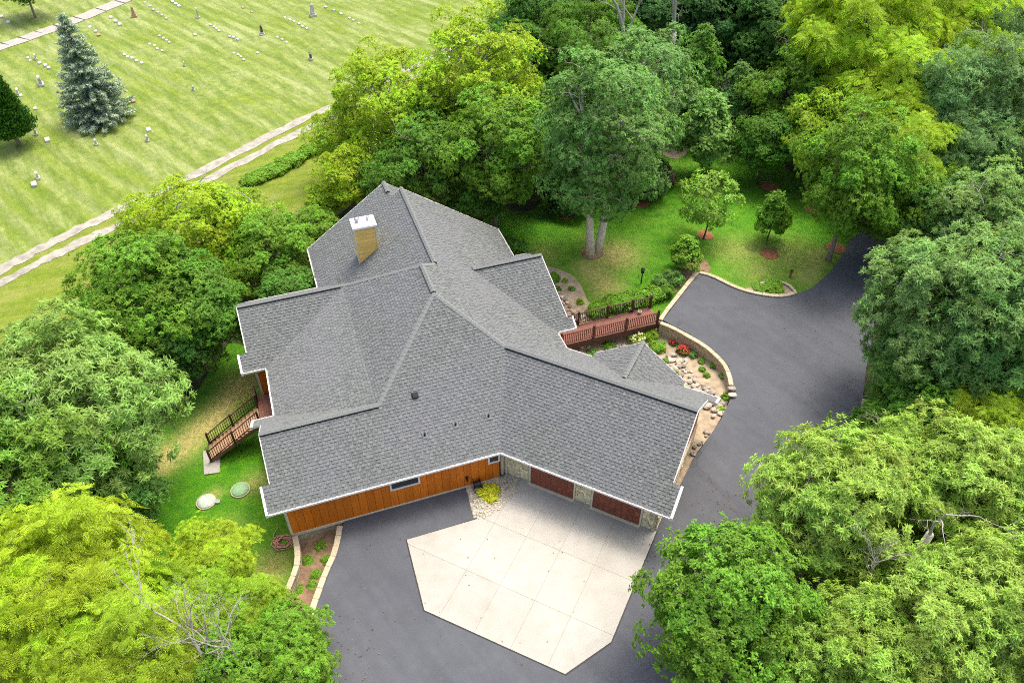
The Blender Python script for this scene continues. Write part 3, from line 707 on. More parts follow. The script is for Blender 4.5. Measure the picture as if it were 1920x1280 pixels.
wall(W(-3.3,31.75), W(2.4,31.75), -2.4, [(0,ZW),(5.7,ZW)], M['siding'], -.14)
wall(W(1.5,42.5), W(-3.7,42.5), -2.4, [(0,ZW),(5.2,ZW)], M['siding']); wall(W(1.5,47.2), W(1.5,42.5), -2.4, [(0,ZW+.2),(4.7,ZW+.2)], M['siding'])
wall(W(7,47.2), W(1.5,47.2), -2.4, [(0,6.85),(5.5,3.0)], M['siding']); wall(W(14.1,45.2), W(7.0,45.2), -2.4, [(0,2.9),(6.285,7.3),(7.1,6.9)], M['siding'])
wall(W(14.1,32.3), W(14.1,45.2), -2.0, [(0,ZW),(12.9,ZW)], M['siding'])
wall(W(14.65,34.2), W(14.65,41.5), -2.0, [(0,2.85),(3.65,5.5),(7.3,2.85)], M['siding']); wall(W(14.0,34.2), W(14.65,34.2), -2.0, [(0,ZW),(.65,ZW)], M['siding']); wall(W(14.65,41.5), W(14.0,41.5), -2.0, [(0,ZW),(.65,ZW)], M['siding'])
wall(Wc(5.3,33.1), Wc(10.3,33.1), -1.5, [(0,2.75),(2.5,4.6),(5.0,2.75)], M['stone_joint'])
# stone foundation below the left end of the front wall
f = MB(); f.box(-3.35, -.6, 26.24, 26.5, -1.6, -.105, W); wF = f.obj('foundation', M['block'], house)
for z0 in np.arange(-1.5, -.12, .2):
    x = -3.34; r = random.Random(int(-z0*50))
    while x < -.7:
        wd = min(r.uniform(.3,.45), -.62-x); b = MB(); b.box(x+.006, x+wd-.006, 26.215, 26.238, z0+.006, z0+.194, W); b.obj('stone', M['block'], wF); x += wd
# windows in the orange wall
def window(x0, x1, z0, z1):
    f = MB(); y0, y1 = 26.13, 26.184; t = .09
    f.box(x0-t, x1+t, y0, y1, z1, z1+t, W); f.box(x0-t, x1+t, y0-.03, y1, z0-t, z0, W); f.box(x0-t, x0, y0, y1, z0, z1, W); f.box(x1, x1+t, y0, y1, z0, z1, W)
    fo = f.obj('window', M['white'], house)
    
    for a0, a1 in ((x0, x1),):
        g = MB(); g.box(a0+.001, a1-.001, y0+.02, y1, z0+.001, z1-.001, W); g.obj('pane', M['glass'], fo)
window(2.2, 3.66, 1.62, 2.45); window(7.7, 8.2, 1.66, 2.3)
# wall lamp, downspouts
b = MB(); b.box(6.28, 6.42, 26.08, 26.183, .75, .95, W); b.cyl(W(6.35, 26.03, .72), .06, 0, .2, 8); b.obj('wall_lamp', M['black_metal'], house)
b = MB(); b.box(12.56, 12.72, 24.6, 24.856, .03, ZW-.03, Wc); b.obj('corner_trim', M['cream'], house)
p = Wc(12.42, 24.72); b = MB(); b.tube([p + Vector((0,0,2.6)), p + Vector((0,0,.06))], .055, 8); b.obj('downspout', M['cream'], house)
p = Wc(3.75, 24.74); b = MB(); b.tube([p + Vector((0,0,2.6)), p + Vector((0,0,.12))], .05, 8); b.obj('downspout', M['cream'], house)
# chimney
ch = MB(); ca0, ca1, cb0, cb1, cz = 3.9, 5.32, 41.9, 42.95, 7.6
ch.box(ca0+.03, ca1-.03, cb0+.03, cb1-.03, 3.6, cz, W); cho = ch.obj('chimney', M['yellow_slat'], house)
z = 4.5
while z < cz - .02:
    b = MB(); b.hexa([W(ca0+.08,cb0+.0,z), W(ca1-.08,cb0+.0,z), W(ca1-.08,cb0+.03,z), W(ca0+.08,cb0+.03,z), W(ca0+.08,cb0+.022,z+.135), W(ca1-.08,cb0+.022,z+.135), W(ca1-.08,cb0+.03,z+.135), W(ca0+.08,cb0+.03,z+.135)])
    b.obj('siding_slat', M['yellow_slat'], cho); z += .14
for x in (ca0, ca1-.08):
    b = MB(); b.box(x, x+.08, cb0-.02, cb0+.03, 3.9, cz, W); b.obj('corner_trim', M['cream'], cho)
b = MB(); b.box(ca0-.06, ca1+.06, cb0-.08, cb1+.06, cz, cz+.14, W); b.box(ca0-.02, ca1+.02, cb0-.04, cb1+.02, cz+.14, cz+.19, W); b.obj('chimney_cap', M['chimney_cap'], cho)
for x, rr, hh in ((ca0+.35, .17, .32), (ca1-.4, .11, .3)):
    b = MB(); c0 = W(x, cb0+.55, cz+.19); b.lathe(c0, [(rr*.7, 0), (rr*.7, hh*.55), (rr, hh*.55), (rr*1.02, hh*.85), (rr*.5, hh), (.01, hh*1.05)]); b.obj('flue_pipe', M['metal'], cho, True)
# roof vents and plumbing pipes on the front slope
def on_s1(a, b_): return W(a, b_, ZE + K*(b_-25.7))
p = on_s1(4.48, 29.0); b = MB(); ux = vA; us = vB*.8154 + Vector((0,0,1))*.579; un = us.cross(ux)*-1
un = ux.cross(us); 
def fr_s1(p): return lambda x, y, z: p + ux*x + us*y + un*z
b.box(-.14,.14,-.12,.16,.03,.15,fr_s1(p)); b.box(-.18,.18,-.15,.2,.025,.045,fr_s1(p)); b.obj('roof_vent', M['vent_black'], house, bevel=.02)
for a_, b_ in ((6.2,27.3),(8.06,27.3),(4.47,27.2)):
    p = on_s1(a_, b_); b = MB(); b.box(-.14,.14,-.14,.2,.036,.05,fr_s1(p)); b.obj('pipe_flashing', M['ridge'], house)
    b = MB(); b.cyl(p, .055, -.05, .25, 10); b.obj('vent_pipe', M['vent_black'], house)

# ------------------------------------------------------------------ retaining walls
def retaining(px, label, zt_=.12, wd=.3, bottom=-1.6, z=.1, capl=.62, hblock=.2, n=8, off=0.0):
    pts = [at(x, y, z)[:2] for x, y in px]; pts = curve(pts, n)
    pts = [np.array(p) for p in pts]; sl = [0]
    for i in range(1, len(pts)): sl.append(sl[-1] + np.linalg.norm(pts[i]-pts[i-1]))
    L = sl[-1]
    def pos(s):
        s = min(max(s, 0), L); i = min(max(np.searchsorted(sl, s), 1), len(pts)-1); t = (s-sl[i-1])/(sl[i]-sl[i-1])
        p = pts[i-1]*(1-t)+pts[i]*t; a = pts[max(i-2, 0)]; b = pts[min(i+1, len(pts)-1)]; d = (b-a)/np.linalg.norm(b-a); nn = np.array([-d[1], d[0]]); return p + nn*off, nn
    root = thing('retaining_wall', label, 'wall', (float(pts[0][0]), float(pts[0][1]), 0)); o0 = Vector((root.location.x, root.location.y, 0))
    rr = random.Random(len(px))
    def piece(name, mat, s0, s1, w_, z0, z1):
        v = []
        for zz in (z0, z1):
            for s, sg in ((s0, 1), (s1, 1), (s1, -1), (s0, -1)):
                p, nn = pos(s); q = p + nn*sg*w_/2; v.append((q[0]-o0.x, q[1]-o0.y, zz))
        b = MB(); b.hexa(v[3::-1] + v[7:3:-1]); b.obj(name, mat, root, bevel=.015)
    k = max(1, round(L/capl)); st = L/k
    for i in range(k): piece('cap_stone', M['cap'], i*st+.006, (i+1)*st-.006, wd + rr.uniform(-.015, .015), zt_-.1, zt_ + rr.uniform(-.006, .006))
    zz = zt_ - .105; row = 0
    while zz > bottom:
        k = max(1, round(L/.5)); st = L/k; o_ = st/2 if row % 2 else 0
        for i in range(k + (1 if row % 2 else 0)):
            s0, s1 = max(0, i*st - o_), min(L, (i+1)*st - o_)
            if s1 - s0 > .05:
                p, _ = pos((s0+s1)/2)
                if zz > zt(*p) - .35: piece('block', M['block'], s0+.007, s1-.007, wd-.06 + rr.uniform(-.02, .02), zz-hblock+.006, zz)
        zz -= hblock; row += 1
    return root
retaining([(553,1004),(557,1030),(557,1055),(545,1090),(532,1120),(521,1150),(515,1185)], 'curved cream block wall between the side lawn and the bare soil strip by the house corner', bottom=-1.5)
retaining([(637,985),(633,1010),(625,1040),(612,1068),(600,1100),(589,1130),(580,1160),(572,1195),(566,1225),(560,1260)], 'curved cream capped wall along the left edge of the asphalt below the orange siding', bottom=-.9)
retaining([(1239,603),(1262,612),(1292,628),(1322,646),(1345,665),(1362,684),(1371,706),(1374,722)], 'curved tan block wall holding the driveway above the flower garden', bottom=-1.4, off=-.1)
retaining([(1309,511),(1292,532),(1270,560),(1252,583),(1241,600)], 'straight tan capped wall from the driveway corner down to the footbridge', bottom=-1.2, off=-.1)
retaining([(1311,511),(1336,518),(1368,534),(1400,546),(1440,554),(1470,555),(1490,550)], 'low tan stone edging along the far side of the driveway below the lawn', zt_=.12, wd=.3, bottom=-.4, off=.1)
retaining([(1493,549),(1487,540),(1474,530),(1452,526),(1425,530)], 'thin curved stone edging closing the small bed beside the driveway', zt_=.08, wd=.2, bottom=-.2, capl=.45)
retaining([(1622,748),(1618,772),(1606,800),(1590,824),(1576,838)], 'low stone edging along the outer bend of the driveway under the trees', zt_=.12, wd=.32, bottom=-.4)
# soil beds
def bed(px, name, mat, off=.04, n=4):
    P = gpts(px); P = curve(P + [P[0]], n)[:-1]; return drape([tuple(p) for p in P], name, mat, off, .8)
bed([(556,1008),(640,985),(628,1030),(612,1070),(594,1118),(578,1165),(566,1230),(530,1260),(505,1220),(520,1160),(546,1095),(558,1050)], 'soil_strip', M['soil'], .05)
bed([(1052,655),(1130,640),(1238,612),(1290,634),(1338,668),(1364,694),(1371,716),(1367,748),(1349,788),(1327,822),(1298,862),(1264,935),(1180,800),(1062,690)], 'garden_bed', M['sand'], .05)
bed([(1018,498),(1046,504),(1074,517),(1092,541),(1103,566),(1130,583),(1105,606),(1084,616),(1066,600),(1038,545)], 'garden_bed', M['sand'], .05)
bed([(1396,544),(1424,531),(1452,527),(1476,531),(1490,545),(1462,552),(1430,551)], 'garden_bed', M['sand'], .05)
bed([(1285,500),(1305,478),(1330,495),(1328,510),(1308,508),(1270,545),(1248,560),(1255,525)], 'garden_bed', M['soil'], .05)
bed([(1235,262),(1262,255),(1292,268),(1285,290),(1262,297),(1240,285)], 'bare_soil', M['sand'], .04)
for px in ([(268,885),(300,855),(345,828),(395,785),(430,745),(452,728),(448,745),(405,800),(345,850),(300,885),(275,905)],):
    pass
# gravel corner beside the apron
P = [Vector(at(x, y, 0)) for x, y in ((946,891),(874,914),(879,935),(888,971),(912,972),(940,954),(962,930),(976,912),(966,893))]
P = [(p.x, p.y) for p in P]; b = MB(); b.v = [(x, y, .02) for x, y in P]; b.f = [tuple(range(len(P)))]; b.m = [0]
gb = b.obj('gravel_bed', M['gravel_track']); 
if gb.data.polygons[0].normal.z < 0: gb.data.flip_normals()
gb['kind'] = 'structure'

# ------------------------------------------------------------------ rocks
def rock_mesh(seed):
    r = random.Random(seed); bm = bmesh.new(); bmesh.ops.create_icosphere(bm, subdivisions=2, radius=.5)
    sx, sy, sz = r.uniform(.8,1.2), r.uniform(.6,1), r.uniform(.4,.7); off = Vector((r.random()*9, r.random()*9, 0))
    from mathutils import noise as mn
    for v in bm.verts:
        k = 1 + .35*mn.noise(v.co*2.2 + off); v.co = Vector((v.co.x*sx*k, v.co.y*sy*k, v.co.z*sz*k))
    me = bpy.data.meshes.new('rock'); bm.to_mesh(me); bm.free(); me.materials.append(M['rock']); return me
ROCK = [rock_mesh(i) for i in range(6)]
rr = random.Random(5)
def rock(px, py, size, label, group, z=None):
    p = atg(px, py); o = link('rock', rr.choice(ROCK)); o.location = p + Vector((0,0,.05 + size*.2)) if z is None else Vector((p.x, p.y, z)); o.scale = (size,)*3; o.rotation_euler = (0, 0, rr.uniform(0, 6.3))
    return tag(o, label, 'rock', group)
def near(path, w, n):
    out = []
    for _ in range(n):
        i = rr.randrange(len(path)-1); t = rr.random(); a, b = path[i], path[i+1]; ang = rr.uniform(0, 6.28); q = w*sqrt(rr.random())
        out.append((a[0]*(1-t)+b[0]*t + cos(ang)*q, a[1]*(1-t)+b[1]*t + sin(ang)*q*.8))
    return out
for x, y in near([(1252,662),(1275,692),(1300,724),(1328,752),(1352,772)], 19, 110): rock(x, y, rr.uniform(.18,.5), 'rounded tan rock in the dry stream bed between roof and driveway wall', 'rocks of the dry stream bed')
for x, y in near([(1065,668),(1100,655),(1140,650),(1170,648)], 9, 26): rock(x, y, rr.uniform(.15,.38), 'grey brown rock on the bank below the footbridge', 'rocks under the footbridge')
for x, y in near([(1050,548),(1062,570),(1080,595),(1100,600)], 8, 24): rock(x, y, rr.uniform(.18,.42), 'pale rock heaped beside the small side gable', 'rocks beside the side gable')
for x, y in near([(1330,800),(1318,825),(1300,855)], 7, 16): rock(x, y, rr.uniform(.12,.32), 'tan rock at the foot of the garage end wall', 'rocks at the garage end')
rock(1325, 762, .75, 'largest flat dark rock in the middle of the stream bed', None)
for px_, py_ in ((1372,730),(1373,742)): 
    p = at(px_, py_, .05); o = link('rock', ROCK[2]); o.location = p + np.array([0,0,.1]); o.scale = (.45,.45,.5); tag(o, 'tan boulder ending the garden wall at the driveway', 'rock', 'boulders ending the garden wall')
# pebbles in the gravel corner
pv_, pf_ = [], []
b = MB(); q2 = P; xs = [p[0] for p in P]; ys = [p[1] for p in P]
cnt = 0
while cnt < 420:
    x, y = rr.uniform(min(xs), max(xs)), rr.uniform(min(ys), max(ys))
    if in_poly(np.array([x]), np.array([y]), P)[0]:
        s = rr.uniform(.035, .11); a = rr.uniform(0, 3); c_, s_ = cos(a)*s, sin(a)*s; h = s*rr.uniform(.5,.9); k = .6
        b.hexa([(x-c_+s_*k, y-s_-c_*k, .015), (x+c_+s_*k, y+s_-c_*k, .015), (x+c_-s_*k, y+s_+c_*k, .015), (x-c_-s_*k, y-s_+c_*k, .015),
                (x-c_*.6+s_*.4, y-s_*.6-c_*.4, .015+h), (x+c_*.6+s_*.4, y+s_*.6-c_*.4, .015+h), (x+c_*.6-s_*.4, y+s_*.6+c_*.4, .015+h), (x-c_*.6-s_*.4, y-s_*.6+c_*.4, .015+h)]); cnt += 1
tag(b.obj('pebbles', simple('pale_pebbles', (.46,.42,.32), .8, .3, 9)), kind='stuff')

# ------------------------------------------------------------------ footbridge
fb = thing('footbridge', 'red brown wooden footbridge with railings from the driveway to the house', 'footbridge', W(19, 36)); fi = Matrix.Translation(-W(19, 36))
def FW(a, b, z=0.0): return fi @ W(a, b, z)
x = 14.6
while x < 22.95:
    lo = 35.2; hi = 36.85; b = MB(); b.box(x+.006, x+.139, lo, hi, -.03, .012, FW); b.obj('deck_board', M['red_deck'], fb); x += .145
for bb in (35.16, 36.86):
    b = MB(); b.box(14.6, 22.9, bb-.03, bb+.03, -.42, -.032, FW); b.obj('beam', M['dark_wood'], fb)
for bb, mrail, mbal in ((35.2, 'deck_rail', 'deck_rail'), (36.82, 'dark_wood', 'black_metal')):
    posts = [15.6, 17.95, 20.35, 22.75] if bb < 36 else [15.9, 17.5, 19.7, 21.6, 23.0]
    for a in posts:
        b = MB(); b.box(a-.06, a+.06, bb-.06, bb+.06, -.4, 1.12, FW); b.box(a-.075, a+.075, bb-.075, bb+.075, 1.122, 1.16, FW); b.obj('post', M['dark_wood'], fb)
    for a0, a1 in zip(posts[:-1], posts[1:]):
        b = MB(); b.box(a0+.062, a1-.062, bb-.05, bb+.05, .98, 1.02, FW); b.obj('rail', M[mrail], fb)
        b = MB(); b.box(a0+.062, a1-.062, bb-.025, bb+.025, .12, .16, FW); b.obj('rail', M[mrail], fb)
        n = int((a1-a0)/.135)
        for i in range(1, n):
            a = a0 + (a1-a0)*i/n; b = MB(); h = .018 if mbal == 'black_metal' else .024
            b.box(a-h, a+h, bb-h, bb+h, .16, .98, FW); b.obj('baluster', M[mbal], fb)
# ------------------------------------------------------------------ side stair and porch deck
st = thing('deck_stair', 'brown wooden stair with railings climbing from the side lawn to the porch deck', 'stairs', W(-6, 35)); si = Matrix.Translation(-W(-6, 35))
def SW(a, b, z=0.0): return si @ W(a, b, z)
SA0, SZ0, SA1, SZ1, SB0, SB1 = -7.55, -1.85, -4.15, .42, 34.3, 35.75
nst = 13
for i in range(nst):
    a = SA0 + (SA1-SA0)*i/nst; z = SZ0 + (SZ1-SZ0)*(i+1)/nst
    b = MB(); b.box(a, a+.28, SB0+.04, SB1-.04, z-.045, z, SW); b.obj('tread', M['tread'], st)
for bb in (SB0, SB1-.05):
    b = MB(); b.hexa([SW(SA0-.05,bb,SZ0-.1), SW(SA1+.05,bb,SZ1-.3), SW(SA1+.05,bb+.05,SZ1-.3), SW(SA0-.05,bb+.05,SZ0-.1), SW(SA0-.05,bb,SZ0+.16), SW(SA1+.05,bb,SZ1+.02), SW(SA1+.05,bb+.05,SZ1+.02), SW(SA0-.05,bb+.05,SZ0+.16)]); b.obj('stringer', M['red_deck'], st)
sl_ = (SZ1-SZ0)/(SA1-SA0)
for bb in (SB0+.02, SB1-.02):
    ps = [SA0+.05, (SA0+SA1)/2, SA1]
    for a in ps:
        z = SZ0 + sl_*(a-SA0); b = MB(); b.box(a-.06, a+.06, bb-.06, bb+.06, z-.1, z+1.12, SW); b.obj('post', M['dark_wood'], st)
    for a0, a1 in zip(ps[:-1], ps[1:]):
        z0, z1 = SZ0 + sl_*(a0-SA0), SZ0 + sl_*(a1-SA0)
        for h0, m_ in ((.98, 'dark_wood'), (.22, 'dark_wood')):
            b = MB(); b.hexa([SW(a0+.06,bb-.03,z0+h0), SW(a1-.06,bb-.03,z1+h0), SW(a1-.06,bb+.03,z1+h0), SW(a0+.06,bb+.03,z0+h0), SW(a0+.06,bb-.03,z0+h0+.05), SW(a1-.06,bb-.03,z1+h0+.05), SW(a1-.06,bb+.03,z1+h0+.05), SW(a0+.06,bb+.03,z0+h0+.05)]); b.obj('rail', M[m_], st)
        for i in range(1, 12):
            a = a0 + (a1-a0)*i/12; z = SZ0 + sl_*(a-SA0); b = MB(); b.box(a-.017, a+.017, bb-.017, bb+.017, z+.24, z+.98, SW); b.obj('baluster', M['black_metal'], st)
pd = thing('porch_deck', 'raised wooden porch deck tucked under the low left roof', 'deck', W(-1, 34)); pi_ = Matrix.Translation(-W(-1, 34))
def PW(a, b, z=0.0): return pi_ @ W(a, b, z)
a = -4.1
while a < 2.3:
    b = MB(); b.box(a+.005, a+.14, 32.0, 36.7, .39, .42, PW); b.obj('deck_board', M['red_deck'], pd); a += .145
b = MB(); b.box(-4.1, 2.3, 32.0, 36.7, .15, .388, PW); b.obj('frame', M['dark_wood'], pd)
for a_, b_ in ((-3.0,32.4),(-3.0,36.2),(-3.0,34.2)):
    b = MB(); b.box(a_-.09, a_+.09, b_-.09, b_+.09, -2.4, 2.68, PW); b.obj('post', M['cream'], pd)
b = MB(); b.box(-4.12,-4.06, 35.85, 36.7, 1.3, 1.36, PW); b.obj('rail', M['dark_wood'], pd)
for b_ in np.arange(35.95, 36.7, .12):
    b = MB(); b.box(-4.11,-4.07, b_-.016, b_+.016, .42, 1.3, PW); b.obj('baluster', M['black_metal'], pd)
pts = [(382,852),(384,890),(411,886),(412,868),(398,845)]
pg = [at(x, y, -1.85)[:2] for x, y in [(381,846),(383,890),(412,886),(414,846)]]
b = MB(); b.v = [(*p, z) for z in (-2.1, -1.79) for p in pg[::-1]]
b.f = [(3,2,1,0),(4,5,6,7),(0,1,5,4),(1,2,6,5),(2,3,7,6),(3,0,4,7)]; b.m = [0]*6
if True:
    o = b.obj('stair_pad', M['concrete']); bm = bmesh.new(); bm.from_mesh(o.data); bmesh.ops.recalc_face_normals(bm, faces=bm.faces[:]); bm.to_mesh(o.data); bm.free()
    tag(o, 'small concrete pad on the grass at the foot of the stair', 'pad')
# ------------------------------------------------------------------ small things round the house
M['lid_green'] = simple('faded_green_plastic', (.22,.4,.2), .6, .12, 6); M['lid_pale'] = simple('chalky_green_plastic', (.42,.52,.42), .6, .22, 5)
for (px, py, mt, lab) in ((451,919,'lid_green','green round septic tank lid nearer the house'), (387,941,'lid_pale','chalky pale round septic tank lid farther from the house')):
    p = atg(px, py); t_ = thing('septic_lid', lab, 'tank lid', p); b = MB(); b.lathe((0,0,0), [(.5,-.2),(.5,.1),(.47,.16),(.2,.19),(.01,.2)], 20); b.obj('lid', M[mt], t_, True)
    b = MB(); b.lathe((0,0,0), [(.52,-.1),(.56,-.1),(.56,.08),(.52,.08)], 20); b.obj('riser', M['cap'], t_)
    for k in range(6): 
        b = MB(); b.cyl((.4*cos(k*pi/3), .4*sin(k*pi/3), 0), .025, .165, .19, 6); b.obj('bolt', M['metal'], t_)
    if px < 400: b = MB(); b.box(.5,.8,-.12,.12,-.05,.12); b.obj('junction_box', M['metal'], t_)
# hose coil
p = atg(531, 1017); hs = thing('garden_hose', 'pink and white garden hose coiled on the grass by the house corner', 'hose', p)
b = MB(); pts = []; rr2 = random.Random(3)
for i in range(150):
    a_ = i*.28; r_ = .5 + .1*sin(a_*.37) - .0016*i + .04*sin(i*1.7); pts.append((r_*cos(a_)*1.05, r_*sin(a_)*.85, .05 + .05*(i % 37)/37))
b.tube(pts, .024, 5); b.obj('coil', simple('pink_hose', (.58,.24,.22), .5, .2, 12), hs, True)
b = MB(); b.tube([(-.5,.1,.06),(-.62,.5,.05),(-.5,.9,.05),(-.58,1.15,.05)], .022, 5); b.obj('hose_end', simple('pale_hose', (.5,.36,.24), .5), hs, True)
# hand cart with hose reel
p = Vector((*at(897,913,.3)[:2], .02)); ct = thing('hose_cart', 'small black two wheeled hose cart on the gravel by the orange wall', 'hose cart', p, radians(20)); ct.scale = (.8, .8, .8)
for sx in (-.28, .28):
    b = MB(); n = 16
    for k in range(n): pass
    b.tube([(sx, .17*cos(t), .18+.17*sin(t)) for t in np.linspace(0, 2*pi, 17)], .035, 6); wo_ = b.obj('wheel', M['black_metal'], ct, True)
    c = MB(); c.tube([(sx-.02,0,.18),(sx+.02,0,.18)], .09, 10); c.obj('hub', M['white'], wo_)
b = MB(); b.tube([(-.22,.25,.42),(.22,.25,.42)], .2, 14); b.tube([(-.24,.25,.42),(-.22,.25,.42)], .3, 14); b.tube([(.22,.25,.42),(.24,.25,.42)], .3, 14); b.obj('reel', M['black_metal'], ct)
b = MB()
for sx in (-.25, .25): b.tube([(sx,0,.18),(sx,.3,.5),(sx,.7,.95)], .02, 6)
b.tube([(-.25,.7,.95),(.25,.7,.95)], .022, 6); b.tube([(-.3,0,.18),(.3,0,.18)], .018, 6); b.obj('frame', M['black_metal'], ct)
# garden posts
p = atg(1202, 531); t_ = thing('lamp_post', 'black garden lamp post on the lawn beyond the footbridge hedge', 'lamp post', p)
b = MB(); b.tube([(0,0,0),(0,0,1.0)], .05, 8); b.obj('post', M['black_metal'], t_); b = MB(); b.box(-.11,.11,-.11,.11,1.0,1.3); b.lathe((0,0,1.3), [(.19,0),(.05,.14),(.01,.16)], 8); b.obj('lantern', M['black_metal'], t_)
b = MB(); b.tube([(-.02,0,.1),(-.22,.1,.45),(-.25,.1,.55)], .015, 5); b.lathe((-.26,.1,.5), [(.02,0),(.06,.06),(.01,.15)], 6); b.obj('shoot', simple('green_stem', (.06,.15,.02)), t_)
p = atg(1481, 520); t_ = thing('marker_post', 'short red brown post on the lawn near the driveway bed', 'post', p)
b = MB(); b.box(-.07,.07,-.07,.07,-.1,.62); b.obj('post', M['mulch'], t_); b = MB(); b.lathe((0,0,.62), [(.12,0),(.12,.06),(.02,.15)], 8); b.obj('post_cap', M['dark_wood'], t_)
# deck pots on the bridge
for (px, py, lab) in ((1183,583,'pale clay pot on the bridge near the far railing'), (1199,588,'yellow clay pot on the bridge closest to the driveway')):
    p = at(px, py, .02); t_ = thing('flower_pot', lab, 'pot', p); b = MB(); b.lathe((0,0,0), [(.08,0),(.13,.2),(.15,.2),(.15,.25),(.11,.25),(.1,.15),(.01,.15)], 12); b.obj('pot', M['cap'], t_)

# mulch rings
for k, (px, py, r_, lab) in enumerate(((1064,401,.85,'red mulch ring in the shade left of the twin trunked tree'), (1199,381,.8,'red mulch ring right of the twin trunked tree by the shrub'), (1322,441,.68,'pale brown mulch ring under the small light green tree in mid lawn'), (1443,476,.72,'brown mulch ring under the little tree nearest the driveway'),
      (1443,350,.9,'dark red mulch ring under the dense dark tree at the back of the lawn'), (1526,393,.75,'red mulch ring half hidden by the big tree at the driveway'), (1567,466,.75,'brown mulch ring around the thick trunk at the driveway edge'), (1277,245,.9,'red mulch patch at the back edge of the lawn in the woods'), (1110,474,.9,'bare soil ring around the twin grey trunks'))):
    c = atg(px, py); rs = random.Random(k); P_ = [(c.x + r_*cos(t)*rs.uniform(.9,1.08), c.y + r_*sin(t)*rs.uniform(.9,1.08)) for t in np.linspace(0, 2*pi, 22)[:-1]]
    o = drape(P_, 'mulch_ring', M['mulch'] if k != 8 else M['soil'], .06, .5, None)
    for v in o.data.vertices:
        d = (Vector((v.co.x, v.co.y)) - Vector((c.x, c.y))).length; v.co.z += .1*max(0, 1-d/r_)
    tag(o, lab, 'mulch ring')

# ------------------------------------------------------------------ cemetery
def slab_stone(b, w, d, h, z=0.0, rnd=True, m=0):
    n = 7; f, k = [], []
    prof = [(-w/2, z), (w/2, z)] + ([(w/2*cos(t), z+h*.78 + h*.22*sin(t)) for t in np.linspace(0, pi, n)] if rnd else [(w/2, z+h), (-w/2, z+h)])
    b0 = len(b.v); b.v += [(x, -d/2, zz) for x, zz in prof] + [(x, d/2, zz) for x, zz in prof]; q = len(prof)
    b.f.append(tuple(range(b0, b0+q))); b.f.append(tuple(range(b0+q, b0+2*q))[::-1]); b.m += [m, m]
    for i in range(q): b.f.append((b0+i, b0+q+i, b0+q+(i+1) % q, b0+(i+1) % q)); b.m.append(m)
def grave(px, py, kind, mat, label, group=None, s=1.0, rz=None):
    p = atg(px, py); a = radians(-62) if rz is None else rz; s *= 1.0 if kind == 'flat' else .85
    t_ = thing('gravestone' if kind != 'flat' else 'grave_marker', label, 'gravestone' if kind != 'flat' else 'grave marker', p, a + rr.uniform(-.06, .06), group)
    b = MB()
    if kind == 'upright':
        b.box(-.5*s,.5*s,-.26*s,.26*s,-.1,.22*s); b.obj('base', M['grave_grey'] if mat != 'grave_brown' else M[mat], t_, bevel=.02)
        c = MB(); slab_stone(c, .74*s, .26*s, .85*s, .222*s); c.obj('stone', M[mat], t_)
    elif kind == 'tall':
        b.box(-.5*s,.5*s,-.5*s,.5*s,-.1,.3*s); b.box(-.36*s,.36*s,-.36*s,.36*s,.3*s,.6*s); b.obj('base', M['grave_grey'] if mat == 'grave_dark' else M[mat], t_, bevel=.02)
        c = MB(); c.hexa([(-.27*s,-.27*s,.602*s),(.27*s,-.27*s,.602*s),(.27*s,.27*s,.602*s),(-.27*s,.27*s,.602*s),(-.2*s,-.2*s,1.7*s),(.2*s,-.2*s,1.7*s),(.2*s,.2*s,1.7*s),(-.2*s,.2*s,1.7*s)])
        c.lathe((0,0,1.7*s), [(.2*s,0),(.22*s,.06*s),(.1*s,.22*s),(.01,.32*s)], 8); c.obj('stone', M[mat], t_)
    elif kind == 'slim':
        b.box(-.3*s,.3*s,-.2*s,.2*s,-.1,.18*s); b.obj('base', M[mat], t_, bevel=.02); c = MB(); slab_stone(c, .4*s, .18*s, 1.15*s, .182*s); c.obj('stone', M[mat], t_)
    else:
        b.box(-.36*s,.36*s,-.2*s,.2*s,-.1,.14*s); b.obj('marker', M[mat], t_, bevel=.03)
    return t_
for a in ((252,32,'tall','grave_brown','stout reddish brown monument just below the path',None,.8),(372,34,'slim','grave_grey','slim grey upright headstone right of the brown monument',None,1.15),(587,30,'tall','grave_white','tall white marble monument near the top edge',None,.95),
          (492,66,'tall','grave_dark','dark grey monument on a stepped white base',None,.72),(583,111,'upright','grave_dark','low black polished headstone on a pale base',None,.85),(78,160,'upright','grave_grey','broad grey headstone left of the blue spruce',None,1.2),
          (68,112,'upright','grave_white','white headstone in the upper left below the path',None,.75),(346,123,'upright','grave_white','small white stone alone in the open grass right of the spruce',None,.5),(363,169,'upright','grave_grey','small grey stone with a green tuft in the open grass',None,.55),
          (34,176,'upright','grave_white','white stone next to the dark conical tree',None,.6),(68,252,'upright','grave_grey','grey stone right of the dark conical tree trunk',None,.7),(89,263,'flat','grave_grey','flat grey marker right of the stone by the conical tree',None,1.1),
          (181,271,'upright','grave_grey','grey stone under the lower edge of the blue spruce',None,.65),(279,244,'flat','grave_white','flat white marker above the pale stone right of the spruce',None,1.1),(277,264,'upright','grave_white','pale stone right of the spruce foot',None,.7),
          (72,334,'upright','grave_white','white headstone lowest in the cemetery near the left edge',None,.75),(64,346,'flat','grave_grey','flat grey marker in front of the lowest white headstone',None,1.1),(250,190,'flat','grave_brown','reddish flat marker touching the right side of the spruce',None,1.0),
          (66,204,'flat','grave_grey','lone flat grey marker left of the spruce foot',None,.8),(483,100,'flat','grave_white','small pale marker below the dark stepped monument',None,.7),(185,66,'flat','grave_brown','brown flat marker right of the spruce tip',None,1.0),(366,66,'flat','grave_grey','faint flat marker below the slim grey headstone',None,.9)): grave(*a)
